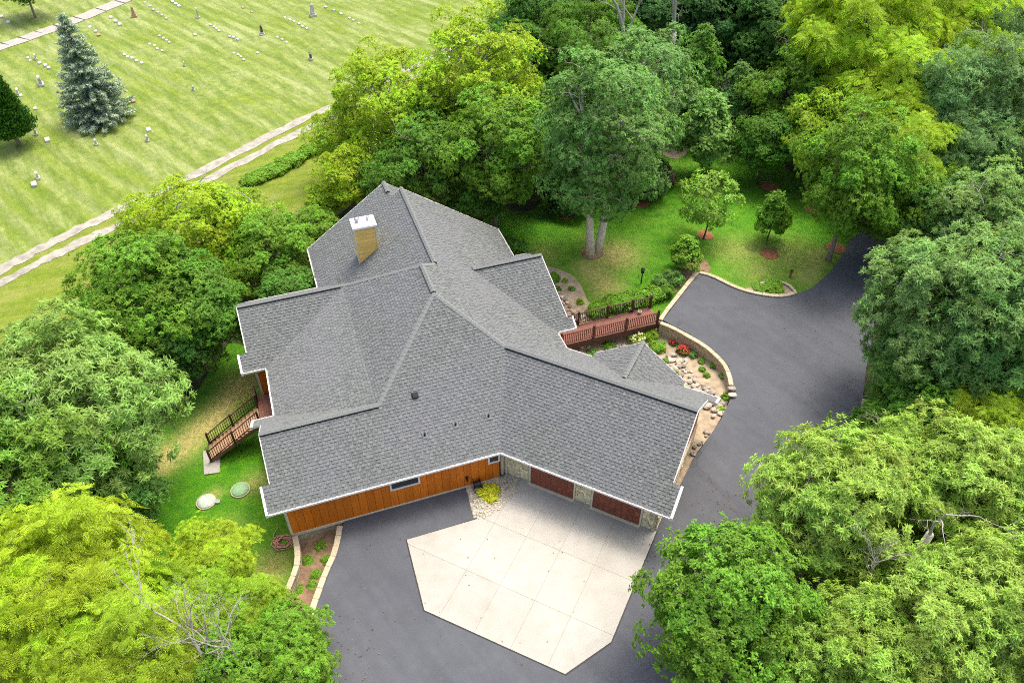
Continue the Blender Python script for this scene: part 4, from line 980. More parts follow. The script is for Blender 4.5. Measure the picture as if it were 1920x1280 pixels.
def row(px0, px1, n, mat, label, s=.8):
    for i in range(n):
        t = i/(n-1); grave(px0[0]*(1-t)+px1[0]*t + rr.uniform(-1.5,1.5), px0[1]*(1-t)+px1[1]*t + rr.uniform(-1,1), 'flat', mat, label, label.split(' in ')[0] + 's', s)
row((233,103),(265,118),5,'grave_white','pale low marker in the row right of the spruce')
row((282,83),(303,95),4,'grave_grey','grey low marker in the short row between spruce and white stone',.7)
row((535,33),(576,54),6,'grave_white','small white marker in the row left of the tall white monument',.75)
row((612,14),(640,27),3,'grave_grey','grey marker in the row right of the tall white monument',.8)
row((272,6),(312,36),6,'grave_grey','low stone marker in the row between brown monument and slim headstone',.75)
row((209,34),(224,46),3,'grave_white','pale block marker in the row left of the brown monument',1.0)
row((168,52),(180,60),2,'grave_grey','grey marker in the pair left above the spruce tip',.9)
row((52,109),(58,113),2,'grave_white','small white marker in the pair beside the upper left headstone',.7)
row((76,118),(92,128),3,'grave_grey','low grey marker in the row below the upper left headstone',.9)
row((30,168),(40,180),2,'grave_white','white marker in the pair beside the dark conical tree',.7)
row((323,4),(336,13),3,'grave_white','light marker in the row at the top edge of the grass',1.0)
row((4,32),(16,42),2,'grave_white','white marker in the pair beyond the path',1.1)
row((430,68),(445,75),3,'grave_grey','faint marker in the row left of the dark monument',.7)
row((395,48),(412,58),4,'grave_white','low marker in the row below right of the slim grey headstone',.7)
row((300,68),(318,80),4,'grave_grey','grey low marker in the row between the spruce row and the slim headstone',.7)
row((440,100),(458,112),4,'grave_grey','weathered marker in the row left below the dark monument',.65)
row((520,70),(536,80),3,'grave_white','low marker in the row right of the dark stepped monument',.7)
row((655,34),(672,44),3,'grave_white','low marker in the row farthest right near the top',.7)
row((110,160),(118,166),2,'grave_grey','grey marker in the pair against the left side of the spruce',.8)
row((455,14),(472,24),2,'grave_brown','brownish marker in the pair between slim and white monuments',.8)

# ------------------------------------------------------------------ foliage
def unit(v): return v / (np.linalg.norm(v, axis=-1, keepdims=True) + 1e-9)
def leaf_arrays(base, d, nrm, L, Wd):
    s = unit(np.cross(d, nrm)); nn = np.cross(s, d)
    p1 = base + d * (L*.42)[:, None] + s * (Wd/2)[:, None] + nn * (L*.05)[:, None]; p3 = base + d * (L*.42)[:, None] - s * (Wd/2)[:, None] + nn * (L*.05)[:, None]
    p2 = base + d * L[:, None] - nn * (L*.1)[:, None]
    return np.stack([base, p1, p2, p3], 1)
def leaf_mesh(name, quads, rnd, lob, mat):
    V = quads.reshape(-1, 3); F = np.arange(len(V)).reshape(-1, 4)
    return np_mesh(name, V, F, mat, False, {'rnd': rnd, 'lob': lob})
def make_crown(name, seed, R, zc, Hh, nl, rl, nt, nleaf, L, Wd, form='round', style='rosette', droop=.15, mat='leaf', trunk_r=.2, bark='bark', multi=1, flat=.72):
    """leaf clusters gathered in boughs; returns (trunk mesh, crown mesh, R, zc)"""
    g = np.random.default_rng(seed)
    d = unit(g.normal(size=(nl*5, 3))); f = g.uniform(.35, 1.0, nl*5)**.6 * g.uniform(.82, 1.16, nl*5)
    c = d * f[:, None] * np.array([R-rl*.6, R-rl*.6, Hh-rl*.5])
    if form == 'cone':
        k = np.clip((c[:, 2] + Hh) / (2*Hh), 0, 1); c[:, :2] *= (1.15 - .95*k)[:, None]
    if form == 'round': c = c[(c[:, 2] > -Hh*.8)]
    if form == 'umbrella': c[:, 2] = np.abs(c[:, 2])*1.0 - Hh*.35*(g.random(len(c)) < .35)
    # keep the boughs apart so gaps stay between them
    keep = []
    for i in range(len(c)):
        if all(np.linalg.norm((c[i]-c[j])*[1, 1, 1.2]) > rl*.86 for j in keep): keep.append(i)
        if len(keep) >= nl: break
    c = c[keep]; out = unit(c / np.array([R, R, Hh])**2 * R); nl = len(c)
    r = rl * g.uniform(.6, 1.4, nl); lobv = g.random(nl)
    T = nl * nt; li = np.repeat(np.arange(nl), nt)
    dd = unit(g.normal(size=(T, 3)) + out[li]*.75 + np.array([0, 0, .45]))
    rad = r[li] * np.where(g.random(T) < .2, g.uniform(.4, .8, T), g.uniform(.82, 1.08, T)); rad *= np.where(g.random(T) < .05, g.uniform(1.15, 1.5, T), 1)
    tip = c[li] + dd * rad[:, None] * np.array([1, 1, flat]) + g.normal(size=(T, 3))*.04*R/4
    o2 = unit(dd*.55 + out[li]*.45 + np.array([0, 0, .35]))
    trnd = g.random(T)
    if style == 'rosette':
        n = T*nleaf; ti = np.repeat(np.arange(T), nleaf)
        ax = o2[ti]; rnd3 = g.normal(size=(n, 3)); tang = unit(rnd3 - ax*(rnd3*ax).sum(1, keepdims=True))
        ld = unit(tang + ax*g.uniform(-.05, .75, n)[:, None] - np.array([0, 0, 1])*g.uniform(0, droop*2, n)[:, None])
        nr = unit(ax*.7 + np.array([0, 0, .7]) + g.normal(size=(n, 3))*.28)
        LL = L*g.uniform(.7, 1.25, n); q = leaf_arrays(tip[ti] + g.normal(size=(n, 3))*L*.25, ld, nr, LL, Wd*g.uniform(.75, 1.2, n))
        rv = np.clip(.5*g.random(n) + .5*trnd[ti], 0, 1); lv = np.clip(lobv[li[ti]]*.7 + .3*g.random(n), 0, 1)
    else:       # feathered compound leaves
        nf = T*nleaf; ti = np.repeat(np.arange(T), nleaf); ax = o2[ti]
        rnd3 = g.normal(size=(nf, 3)); tang = unit(rnd3 - ax*(rnd3*ax).sum(1, keepdims=True))
        fd = unit(tang + ax*g.uniform(.0, .6, nf)[:, None]); nr = unit(ax*.8 + np.array([0, 0, .8]) + g.normal(size=(nf, 3))*.2)
        FL = L*g.uniform(.75, 1.25, nf); s = unit(np.cross(fd, nr)); nr2 = np.cross(s, fd)
        Q, RV, LV = [], [], []; K_ = 6
        frn = g.random(nf)
        for k in range(K_):
            t = .22 + .78*k/K_; p = tip[ti] + fd*(FL*t)[:, None] - np.array([0, 0, 1])*(FL*droop*t*t)[:, None]
            for sg in (-1, 1):
                ld = unit(s*sg + fd*.55 - np.array([0, 0, .15])); ll = FL*(.36 - .2*abs(t-.5)) ; Q.append(leaf_arrays(p, ld, nr2 + s*sg*.1, ll, ll*.2)); RV.append(np.clip(.5*frn + .35*trnd[ti] + .15*g.random(nf), 0, 1)); LV.append(lobv[li[ti]]*.7 + .3*frn)
        p = tip[ti] + fd*FL[:, None]*.95 - np.array([0, 0, 1])*(FL*droop)[:, None]; Q.append(leaf_arrays(p, fd, nr2, FL*.25, FL*.09)); RV.append(frn); LV.append(lobv[li[ti]])
        q = np.concatenate(Q); rv = np.concatenate(RV); lv = np.concatenate(LV)
    q = q + np.array([0, 0, zc])
    me = leaf_mesh(name + '_crown', q, rv, lv, M[mat])
    # trunk with limbs reaching into the boughs
    b = MB(); rg = random.Random(seed)
    for mtr in range(multi):
        lean = Vector((rg.uniform(-.25, .25), rg.uniform(-.25, .25), 0)) if multi == 1 else Vector((.62*(mtr*2-1), .1, 0))
        top = zc + Hh*.45; pts = [Vector((lean.x*(.36 if multi > 1 else 0) + lean.x*(2.4 if multi > 1 else 1.3)*t + .12*sin(t*5+mtr), lean.y*1.3*t + .1*cos(t*4)-.1, -.4 + (top+.4)*t)) for t in np.linspace(0, 1, 7)]
        b.tube(pts, [trunk_r*1.35] + [trunk_r*(1 - .8*t) for t in np.linspace(.08, 1, 6)], 8)
        for i in range(mtr, nl, 2*multi if nl < 60 else 3):
            e = Vector(c[i]) + Vector((0, 0, zc)); t = min(max((e.z - .9*(e - Vector((0, 0, e.z))).length*.55)/top, .3), .92); k = t*6; j = int(k); s0 = pts[j].lerp(pts[min(j+1, 6)], k-j)
            mid = s0.lerp(e, .5) + Vector((rg.uniform(-.2, .2), rg.uniform(-.2, .2), rg.uniform(-.1, .3)))
            b.tube([s0, mid, e], [trunk_r*.34, trunk_r*.22, trunk_r*.08], 5, cap=False)
            for _ in range(4):
                dv_ = Vector((rg.uniform(-1, 1), rg.uniform(-1, 1), rg.uniform(-.2, 1))).normalized()*r[i]*.75; b.tube([e.lerp(mid, .2), e + dv_*.5, e + dv_], [trunk_r*.09, trunk_r*.06, trunk_r*.025], 4, cap=False)
    tm = mesh_from(name + '_trunk', b.v, b.f, M[bark], True)
    return tm, me, R, zc
KIND = {
 'oak':    make_crown('oak', 1, 4.2, 6.6, 3.9, 84, 1.1, 32, 30, .26, .06, droop=.08),
 'oak_b':  make_crown('oak', 2, 4.2, 6.9, 4.3, 92, 1.05, 32, 28, .25, .066, droop=.1),
 'ash':    make_crown('ash', 3, 4.2, 6.8, 4.2, 88, 1.05, 62, 13, .18, .085),
 'maple':  make_crown('maple', 4, 4.2, 7.2, 4.6, 96, 1.0, 62, 12, .19, .1, bark='bark_dark', droop=.1),
 'locust': make_crown('locust', 5, 4.2, 6.6, 3.9, 66, 1.15, 44, 6, .46, .1, style='frond', droop=.3, flat=.5),
 'airy':   make_crown('airy', 6, 4.2, 6.8, 4.5, 110, .85, 48, 12, .16, .07, droop=.1),
 'willow': make_crown('willow', 7, 4.2, 6.8, 4.4, 80, 1.1, 62, 15, .22, .055, droop=.45),
 'tower':  make_crown('tower', 8, 3.9, 9.2, 6.2, 104, 1.0, 60, 13, .18, .085, multi=2, trunk_r=.27, droop=.2, bark='bark_pale'),
 'column': make_crown('column', 9, 2.6, 5.2, 4.2, 66, .75, 60, 11, .17, .08, form='cone', bark='bark_dark'),
 'sapling':make_crown('sapling', 10, 1.9, 2.9, 1.9, 40, .5, 17, 9, .17, .08, trunk_r=.06, bark='bark_dark'),
 'young':  make_crown('young', 11, 1.25, 2.3, 1.6, 26, .45, 40, 8, .17, .1, trunk_r=.06, form='cone', bark='bark_dark'),
 'bush':   make_crown('bush', 12, 1.0, .62, .7, 26, .36, 30, 9, .15, .075, trunk_r=.04, bark='bark_dark'),
 'bush_b': make_crown('bush', 13, 1.0, .7, .85, 30, .32, 26, 9, .2, .045, trunk_r=.04, bark='bark_dark', droop=.3),
}
def bare_branches(name, seed, L, r0, depth=5, spread=.6, up=.35):
    rg = random.Random(seed); b = MB()
    def grow_(p, d, l, r, k):
        n = 4; pts = [p]; q = p.copy(); dd = d.copy()
        for i in range(n):
            dd = (dd + Vector((rg.uniform(-1, 1), rg.uniform(-1, 1), rg.uniform(-.6, 1)*.8))*.17).normalized(); q = q + dd*l/n; pts.append(q.copy())
        b.tube(pts, [r*(1-.45*i/n) for i in range(n+1)], 6 if k > 2 else 4, cap=False)
        if k == 0: return
        for j in range(rg.choice((2, 3, 3))):
            s = rg.choice(pts[1:]) if j else pts[-1]
            nd = (dd + Vector((rg.gauss(0, 1), rg.gauss(0, 1), rg.gauss(0, .7) + up))*spread).normalized()
            grow_(s, nd, l*rg.uniform(.55, .8), r*.52, k-1)
    grow_(Vector((0, 0, 0)), Vector((0.05, 0, 1)), L, r0, depth)
    return mesh_from(name, b.v, b.f, M['dead_wood'], True)
DEAD = [bare_branches('dead_branches', 3, 2.6, .095, 5), bare_branches('dead_branches', 8, 1.3, .06, 4, .75), bare_branches('dead_branches', 21, 1.1, .05, 4, .9, .1)]
LEAFK = 1.95
def plant(kind, px, py, R, zs, col, label, cat='tree', group=None, rz=None, name=None, on_ground=False, dead=0, lean=0.0):
    tm, cm, R0, zc = KIND[kind]; s = R/R0; z = -1.0
    for _ in range(8):
        h = z + (0 if on_ground else s*zs*zc); p = at(px, py, h); z = zt(p[0], p[1])
    rz = ((px*7.3 + py*3.1) % 6.28 if kind != 'tower' else .2 + (px % 3)*.2) if rz is None else rz
    if cat == 'tree': R *= 1.06; s = R/R0
    t = thing(name or {'bush':'shrub','bush_b':'shrub'}.get(kind, 'tree'), label, cat, (p[0], p[1], z - .05), rz, group)
    a = link('trunk' if cat == 'tree' else 'stems', tm, t); a.scale = (s, s, s*zs)
    c = link('crown' if cat == 'tree' else 'foliage', cm, t); c.scale = (s, s, s*zs); c.color = (*(min(.8, x*LEAFK) for x in col), 1)
    if lean: t.rotation_euler = (lean, 0, rz)
    for k in range(dead):
        rg = random.Random(px+k*31); o = link('dead_branch', DEAD[1 + k % 2], t); an = rg.uniform(0, 6.28); u_ = rg.uniform(-.35, .9)
        rr_ = .72*R*sqrt(max(0, 1-u_*u_*.8)); o.location = (rr_*cos(an), rr_*sin(an), s*zs*zc*(1 + .55*u_)); o.rotation_euler = (rg.uniform(-.9, .9), rg.uniform(-.9, .9), rg.uniform(0, 6)); q = R/4.2*rg.uniform(.6, 1.0); o.scale = (q, q, q)
    return t
YG = (.21,.285,.016); YG2 = (.20,.30,.016); LG = (.125,.215,.018); OAKG = (.18,.255,.045); MG = (.082,.165,.016); DG = (.032,.085,.018); GG = (.105,.185,.06); BG = (.068,.145,.042); EM = (.065,.14,.018)
def mixc(a, b, t): return tuple(x*(1-t)+y*t for x, y in zip(a, b))
WOODS = 'trees of the surrounding woods'
T = [ # kind, px, py, R, zs, colour, label, dead
 ('oak', 142, 768, 4.75, 1.0, mixc(OAKG, GG, .45), 'big light green oak filling the left edge beside the dry grass strip', 1),
 ('ash', 218, 925, 2.3, .9, mixc(MG, BG, .5), 'blue green rounded tree low in front of the big left oak', 0),
 ('oak_b', 30, 880, 4.2, 1.0, mixc(MG, OAKG, .3), 'green tree cut by the left edge below the big oak', 0),
 ('ash', 270, 560, 4.0, .95, mixc(MG, LG, .35), 'deep green broad tree below the gravel track on the left', 0),
 ('maple', 362, 580, 3.1, 1.0, mixc(EM, MG, .5), 'dark green tree nearest the left gable of the rear wing', 0),
 ('ash', 318, 655, 2.5, .9, mixc(EM, DG, .5), 'dark shaded tree between the big left oak and the porch stair', 0),
 ('airy', 365, 425, 3.6, .88, YG, 'yellow green airy tree standing against the gravel track', 2),
 ('airy', 272, 415, 2.2, .85, YG, 'small bright yellow green treetop overlapping the gravel track', 0),
 ('airy', 450, 425, 3.0, .85, mixc(LG, YG, .3), 'thin twiggy olive tree with bare grey twigs beside the grass strip', 3),
 ('ash', 505, 470, 2.8, .9, mixc(MG, LG, .5), 'mid green tree beside the chimney end of the house', 0),
 ('airy', 455, 520, 1.9, .8, mixc(YG, LG, .15), 'small round yellow treetop left of the rear wing ridge', 0),
 ('maple', 545, 545, 2.2, .8, EM, 'dark green low tree tucked behind the rear wing ridge', 0),
 ('ash', 590, 425, 1.9, .7, mixc(MG, LG, .5), 'small green tree at the far left corner of the house', 0),
 ('airy', 655, 330, 2.6, .9, YG, 'bright yellow tree behind the far gable point', 0),
 ('airy', 640, 260, 2.9, .9, mixc(YG, LG, .25), 'yellow green tree at the end of the open gravel track', 0),
 ('airy', 715, 200, 4.4, 1.0, mixc(YG, LG, .1), 'tall loose yellow tree hiding the gravel track', 0),
 ('ash', 800, 310, 3.6, .95, mixc(EM, MG, .5), 'mid green dense tree directly behind the far roof ridge', 0),
 ('maple', 730, 335, 2.5, .9, mixc(EM, MG, .4), 'dark green tree squeezed between yellow tree and far gable', 0),
 ('airy', 900, 165, 5.2, 1.0, mixc(YG, LG, .1), 'largest rounded yellow green tree above the house roof', 1),
 ('ash', 925, 285, 4.3, 1.0, mixc(MG, LG, .35), 'green lower tree in front of the largest yellow green one', 0),
 ('maple', 895, 355, 2.7, .8, EM, 'dark green skirt tree over the lawn behind the far roof slope', 0),
 ('maple', 1015, 60, 4.2, 1.0, mixc(DG, EM, .6), 'dark tree at the top edge right of the cemetery grass', 0),
 ('tower', 1130, 270, 4.4, .92, mixc(GG, MG, .45), 'tall grey green tree on two pale trunks in the lawn', 5),
 ('tower', 1215, 190, 3.7, .92, mixc(GG, MG, .3), 'grey green tree leaning against the twin trunked one with dead limbs', 6),
 ('willow', 1110, 100, 4.4, 1.1, mixc(MG, EM, .4), 'green tree behind the twin trunked one at the top edge', 4),
 ('airy', 1165, 110, 1.8, .9, mixc(YG, LG, .5), 'small yellowish treetop among the dead limbs', 0),
 ('bush', 1205, 335, 2.2, 1.0, mixc(GG, MG, .3), 'rounded grey green small tree right of the twin trunks', 0),
 ('column', 1300, 150, 3.0, 1.0, mixc(EM, MG, .3), 'narrow dark green pointed tree at the back of the lawn', 0),
 ('maple', 1240, 40, 4.6, 1.0, DG, 'very dark tree behind the bare grey limbs at the top', 0),
 ('airy', 1400, 95, 2.7, .9, mixc(LG, YG, .5), 'small yellow green tree in front of the dark top woods', 1),
 ('maple', 1350, 30, 4.8, 1.0, DG, 'dark green tree at the top edge left of the small yellow one', 0),
 ('maple', 1445, 70, 4.2, 1.0, mixc(DG, EM, .4), 'large dark green tree at the top edge left of the bright yellow crown', 0),
 ('ash', 1490, 180, 3.6, 1.0, mixc(MG, LG, .35), 'light topped green tree below the large dark one', 0),
 ('column', 1385, 190, 2.4, .9, mixc(GG, MG, .4), 'slim green tree behind the lawn between two dark trunks', 0),
 ('young', 1325, 245, 2.6, .9, mixc(GG, LG, .4), 'soft grey green young tree at the back edge of the lawn', 0),
 ('locust', 1612, 85, 5.6, 1.1, YG2, 'brightest yellow tree at the top centre right', 0),
 ('locust', 1755, 80, 5.2, 1.1, mixc(YG2, YG, .5), 'second bright yellow tree touching the brightest one', 0),
 ('locust', 1670, 185, 4.7, 1.0, YG2, 'yellow lower crown in front of the brightest yellow tree', 1),
 ('ash', 1545, 250, 3.3, 1.0, mixc(LG, YG, .5), 'yellow green crown in front of the light topped green tree', 0),
 ('maple', 1440, 265, 2.5, .95, mixc(EM, MG, .4), 'dense dark tree over the dark red mulch ring', 0),
 ('ash', 1606, 330, 3.9, 1.15, mixc(MG, LG, .4), 'big fresh green tree with a thick trunk at the driveway edge', 0),
 ('locust', 1690, 300, 3.6, 1.0, mixc(LG, YG, .6), 'spreading yellow green tree right of the driveway tree', 1),
 ('ash', 1690, 388, 2.8, 1.1, mixc(LG, MG, .45), 'light green crown overhanging the far end of the driveway', 0),
 ('willow', 1815, 185, 4.8, 1.1, GG, 'tall grey green tree at the upper right', 1),
 ('willow', 1890, 60, 4.6, 1.1, mixc(GG, EM, .3), 'grey green tree in the top right corner', 0),
 ('willow', 1790, 290, 3.6, 1.0, mixc(GG, BG, .4), 'darker grey green crown below the tall upper right tree', 0),
 ('willow', 1900, 290, 3.6, 1.0, mixc(GG, MG, .4), 'grey green tree cut by the right edge above the round one', 1),
 ('oak_b', 1835, 425, 3.5, 1.0, mixc(GG, OAKG, .3), 'round pale grey green tree beside the hidden driveway bend', 0),
 ('oak_b', 1910, 345, 2.4, 1.0, mixc(GG, MG, .3), 'small grey green crown at the right edge beside the round pale tree', 0),
 ('maple', 1760, 420, 2.8, 1.0, mixc(EM, DG, .4), 'dark tree in the shade behind the driveway bend', 0),
 ('oak_b', 1768, 592, 4.2, 1.0, mixc(GG, OAKG, .2), 'large grey green tree leaning over the middle of the driveway', 1),
 ('oak_b', 1890, 630, 4.2, 1.0, mixc(GG, MG, .3), 'grey green tree right of the one leaning over the driveway', 0),
 ('willow', 1725, 690, 2.9, .9, mixc(BG, MG, .5), 'darker low crown reaching over the driveway bend', 0),
 ('ash', 1870, 720, 2.8, .9, mixc(MG, EM, .4), 'green crown at the right edge above the yellow fronds', 0),
 ('locust', 1845, 800, 2.5, 1.0, mixc(YG, LG, .25), 'yellow green feathery tree at the right edge', 0),
 ('bush_b', 1680, 800, 2.2, 1.0, MG, 'green thicket at the stone edging of the driveway bend', 0),
 ('ash', 1740, 775, 2.6, .8, mixc(MG, EM, .4), 'green shady undergrowth tree beyond the edging stones', 0),
 ('oak', 1562, 952, 3.5, 1.05, OAKG, 'bright tufted oak nearest the garage across the driveway', 0),
 ('oak', 1690, 905, 2.9, 1.05, mixc(OAKG, LG, .3), 'bright tufted oak behind the one nearest the garage', 1),
 ('oak_b', 1785, 915, 3.2, 1.0, OAKG, 'bright tufted oak at middle right below the feathery tree', 1),
 ('oak', 1890, 930, 3.0, 1.05, mixc(OAKG, LG, .2), 'bright tufted oak cut by the right edge', 0),
 ('ash', 1367, 1145, 3.4, .95, mixc(MG, LG, .2), 'green ash leaning over the concrete apron corner', 0),
 ('ash', 1440, 1190, 2.6, .85, mixc(MG, EM, .3), 'darker green tree right of the ash at the bottom', 0),
 ('oak', 1640, 1065, 2.3, .6, mixc(MG, OAKG, .3), 'shaded green oak in the hollow between the bright crowns', 2),
 ('oak_b', 1760, 1085, 2.2, .6, mixc(MG, OAKG, .25), 'dim green oak in the lower right hollow', 1),
 ('oak', 1610, 1235, 2.7, 1.1, mixc(OAKG, LG, .3), 'tufted oak at the bottom edge right of the ash', 0),
 ('oak_b', 1745, 1205, 2.8, 1.1, OAKG, 'tufted oak at the bottom edge between two others', 1),
 ('oak', 1865, 1150, 3.2, 1.1, OAKG, 'tufted oak in the bottom right corner', 0),
 ('oak_b', 1500, 1275, 2.3, 1.0, mixc(OAKG, MG, .4), 'green oak crown cut by the bottom edge beside the ash', 0),
 ('locust', 130, 1110, 3.6, 1.1, YG, 'large yellow green feathery tree in the bottom left corner', 1),
 ('locust', 40, 1020, 2.6, 1.1, mixc(YG, LG, .2), 'feathery yellow green crown at the left edge above the corner one', 0),
 ('locust', 220, 1230, 3.0, 1.1, mixc(YG, LG, .3), 'feathery tree at the bottom edge left of the bare grey tree', 0),
 ('locust', 400, 1050, 1.9, 1.0, mixc(YG, LG, .1), 'smaller bright feathery tree over the lawn near the hose', 0),
 ('locust', 345, 1150, 2.2, .95, mixc(LG, YG, .4), 'feathery green tree between the two bright yellow ones', 0),
 ('locust', 470, 1150, 1.7, .9, mixc(LG, YG, .4), 'low feathery tree behind the bare branches', 0),
 ('oak_b', 545, 1205, 1.7, .9, mixc(LG, MG, .5), 'leafy green tree overhanging the soil strip at the bottom', 0),
 ('oak_b', 560, 1272, 1.6, 1.0, mixc(LG, MG, .4), 'leafy crown at the bottom edge touching the asphalt', 0),
 ('ash', 420, 1265, 2.0, 1.0, mixc(MG, LG, .4), 'green tree at the bottom edge under the bare branches', 0),
 ('ash', 1180, 30, 3.0, 1.0, mixc(EM, MG, .5), 'green treetop at the top edge between grey dead limbs', 3),
 ('maple', 1580, -30, 5.0, 1.1, mixc(DG, EM, .5), 'dark tree peeking above the brightest yellow tree', 0),
 ('maple', 1290, -40, 5.5, 1.1, DG, 'dark far tree at the top edge above the narrow pointed one', 0),
 ('maple', 1420, -60, 5.5, 1.1, DG, 'dark far tree at the top edge above the small yellow one', 0),
 ('maple', 1120, -50, 5.0, 1.1, DG, 'dark far tree at the top edge behind the tall grey limbs', 0),
 ('maple', 1740, -60, 5.5, 1.1, EM, 'far green tree at the top edge right of the yellow crowns', 0),
 ('maple', 1880, 160, 3.4, 1.0, EM, 'deep green tree between the grey green ones at the upper right', 0),
 ('maple', 1845, 500, 2.2, .9, DG, 'dark undergrowth tree between round pale tree and the driveway tree', 0),
 ('maple', 985, 130, 3.6, 1.0, mixc(EM, MG, .3), 'dark green tree filling the gap right of the largest yellow green tree', 0),
 ('ash', 1000, 235, 3.0, .95, mixc(EM, MG, .5), 'green tree squeezed between the yellow green trees and the twin trunks', 1),
 ('maple', 1010, 320, 2.2, .8, mixc(DG, EM, .5), 'dark low tree at the lawn edge behind the far roof slope', 0),
 ('airy', 960, 60, 3.2, .95, mixc(LG, YG, .4), 'light green treetop at the end of the gravel track near the top edge', 0),
 ('ash', 610, 370, 1.7, .7, mixc(YG, LG, .3), 'yellow green bush left of the chimney beside the roof edge', 0),
 ('maple', 830, 240, 3.2, 1.0, mixc(MG, LG, .3), 'green tree between the two large yellow crowns', 0),
]
for k, px, py, R, zs, col, lab, dead in T: plant(k, px, py, R, zs, col, lab, group=WOODS, dead=dead + (1 if (px*7 + py*3) % 5 < 2 and R > 2.4 else 0))
# yard trees
plant('sapling', 1332, 372, 2.3, 1.05, mixc((.15,.25,.03), GG, .2), 'small light green tree standing alone in mid lawn', dead=0)
plant('young', 1452, 402, 1.35, 1.0, mixc(MG, LG, .3), 'little green tree nearest the driveway on the lawn')
plant('bush', 1068, 372, 1.7, 1.2, DG, 'small dark tree in the shade left of the twin trunks')
plant('bush_b', 1236, 330, 1.3, 1.2, (.06,.05,.035), 'purple brown shrub in the shade right of the twin trunks', 'shrub')
# bare trees
def dead_tree(px, py, me, s, label, rot=(0, 0, 0), h=0.0):
    p = at(px, py, h); z = zt(p[0], p[1]); t = thing('dead_tree', label, 'tree', (p[0], p[1], z)); b = MB(); b.tube([(0,0,-.3),(.05,0,h-z-.02)], [.17*s, .13*s], 7); 
    if h - z > .3: b.obj('trunk', M['dead_wood'], t, True)
    o = link('branches', me, t); o.location = (.05, 0, h - z - .05); o.scale = (s, s, s); o.rotation_euler = rot; return t
dead_tree(392, 1272, DEAD[0], 1.1, 'leafless pale grey tree with spreading limbs at the bottom left', (-.2, .1, .5), 3.0)
dead_tree(455, 1262, DEAD[0], 1.0, 'smaller leafless grey tree right of the spreading one', (.1, .15, 2.4), 2.5)
dead_tree(1165, 150, DEAD[0], 2.4, 'tall bare grey tree rising above the twin trunked tree', (0, .05, 1.0), 7.0)
dead_tree(1262, 60, DEAD[0], 2.2, 'bare grey tree with wiry twigs at the top edge', (.1, .1, 4.0), 8.0)

dead_tree(1612, 1100, DEAD[0], .7, 'bare white grey tree showing in the hollow between the tufted oaks', (.12, .1, 1.2), 5.2)
dead_tree(1742, 1000, DEAD[1], 1.3, 'thin bare snag poking out among the tufted oaks', (.1, -.1, .2), 7.0)

# blue spruce and dark arborvitae of the cemetery
def spruce_mesh(seed, H, R):
    g = np.random.default_rng(seed); Q = []; b = MB(); b.tube([(0,0,-.3),(0,0,H*.5),(0,0,H-.1)], [.24,.15,.02], 7)
    for wz in np.linspace(.5, H-.25, 40):
        k = 1 - wz/H; nb_ = int(6 + 9*k)
        for j in range(nb_):
            an = g.uniform(0, 2*pi); l = R*(k**.8)*g.uniform(.72, 1.1) + .15; dirh = np.array([cos(an), sin(an), 0]); n = int(l/.07) + 3
            t = np.linspace(.12, 1, n); pts = np.array([0, 0, wz]) + dirh*(l*t)[:, None] + np.array([0, 0, 1])*(-.28*l*t + .26*l*t**2.4)[:, None]
            if j % 3 == 0: b.tube([tuple(pts[0]), tuple(pts[n//2]), tuple(pts[-1])], [.03, .02, .008], 4, cap=False)
            for rep in range(5):
                sd_ = unit(g.normal(size=(n, 3))*np.array([1, 1, .55]) + dirh*.9 + np.array([0, 0, .25]))
                Q.append(leaf_arrays(pts + g.normal(size=(n, 3))*.05, sd_, unit(g.normal(size=(n, 3))*.5 + [0, 0, 1]), g.uniform(.16, .36, n)*(.7+.5*k), np.full(n, .085)))
    q = np.concatenate(Q); return mesh_from('spruce_trunk', b.v, b.f, M['bark_dark'], True), leaf_mesh('spruce_crown', q, g.random(len(q)), g.random(len(q)), M['needle'])
tm, cm = spruce_mesh(4, 10.6, 3.6); p = atg(190, 222)
t = thing('spruce_tree', 'blue grey spruce standing in the cemetery grass', 'tree', p, .6); link('trunk', tm, t); c = link('crown', cm, t); c.color = (.40,.51,.385,1)
def arb_mesh(seed, H, R):
    g = np.random.default_rng(seed); n = 26000; z = g.uniform(.9, H, n); k = 1 - (z/H); rad = R*np.clip(np.minimum(k**.8*1.25, (z-.6)/1.0), .05, 1)*(.82 + .18*np.sin(g.uniform(0, 6, n)))*g.uniform(.75, 1.05, n); an = g.uniform(0, 2*pi, n); rad *= 1 + .16*np.sin(an*5 + z*2.1)*np.sin(z*3.3 + an*2)
    o = np.stack([np.cos(an), np.sin(an), np.zeros(n)], 1); p_ = o*rad[:, None] + np.array([0, 0, 1])*z[:, None]
    d = unit(o*.75 + np.array([0, 0, .8]) + g.normal(size=(n, 3))*.3); q = leaf_arrays(p_, d, unit(o + g.normal(size=(n, 3))*.4), g.uniform(.2, .4, n), np.full(n, .13))
    b = MB(); b.tube([(0,0,-.2),(0,0,2)], [.24,.16], 8); return mesh_from('arborvitae_trunk', b.v, b.f, M['bark'], True), leaf_mesh('arborvitae_crown', q, g.random(n), g.random(n), M['needle'])
tm, cm = arb_mesh(3, 9.0, 2.05); p = atg(36, 272)
t = thing('conifer_tree', 'dark green conical tree at the left edge of the cemetery', 'tree', p); link('trunk', tm, t); c = link('crown', cm, t); c.color = (.062,.165,.022,1)
plant('ash', 38, -38, 3.2, .9, EM, 'tree cut by the top left corner beyond the path')

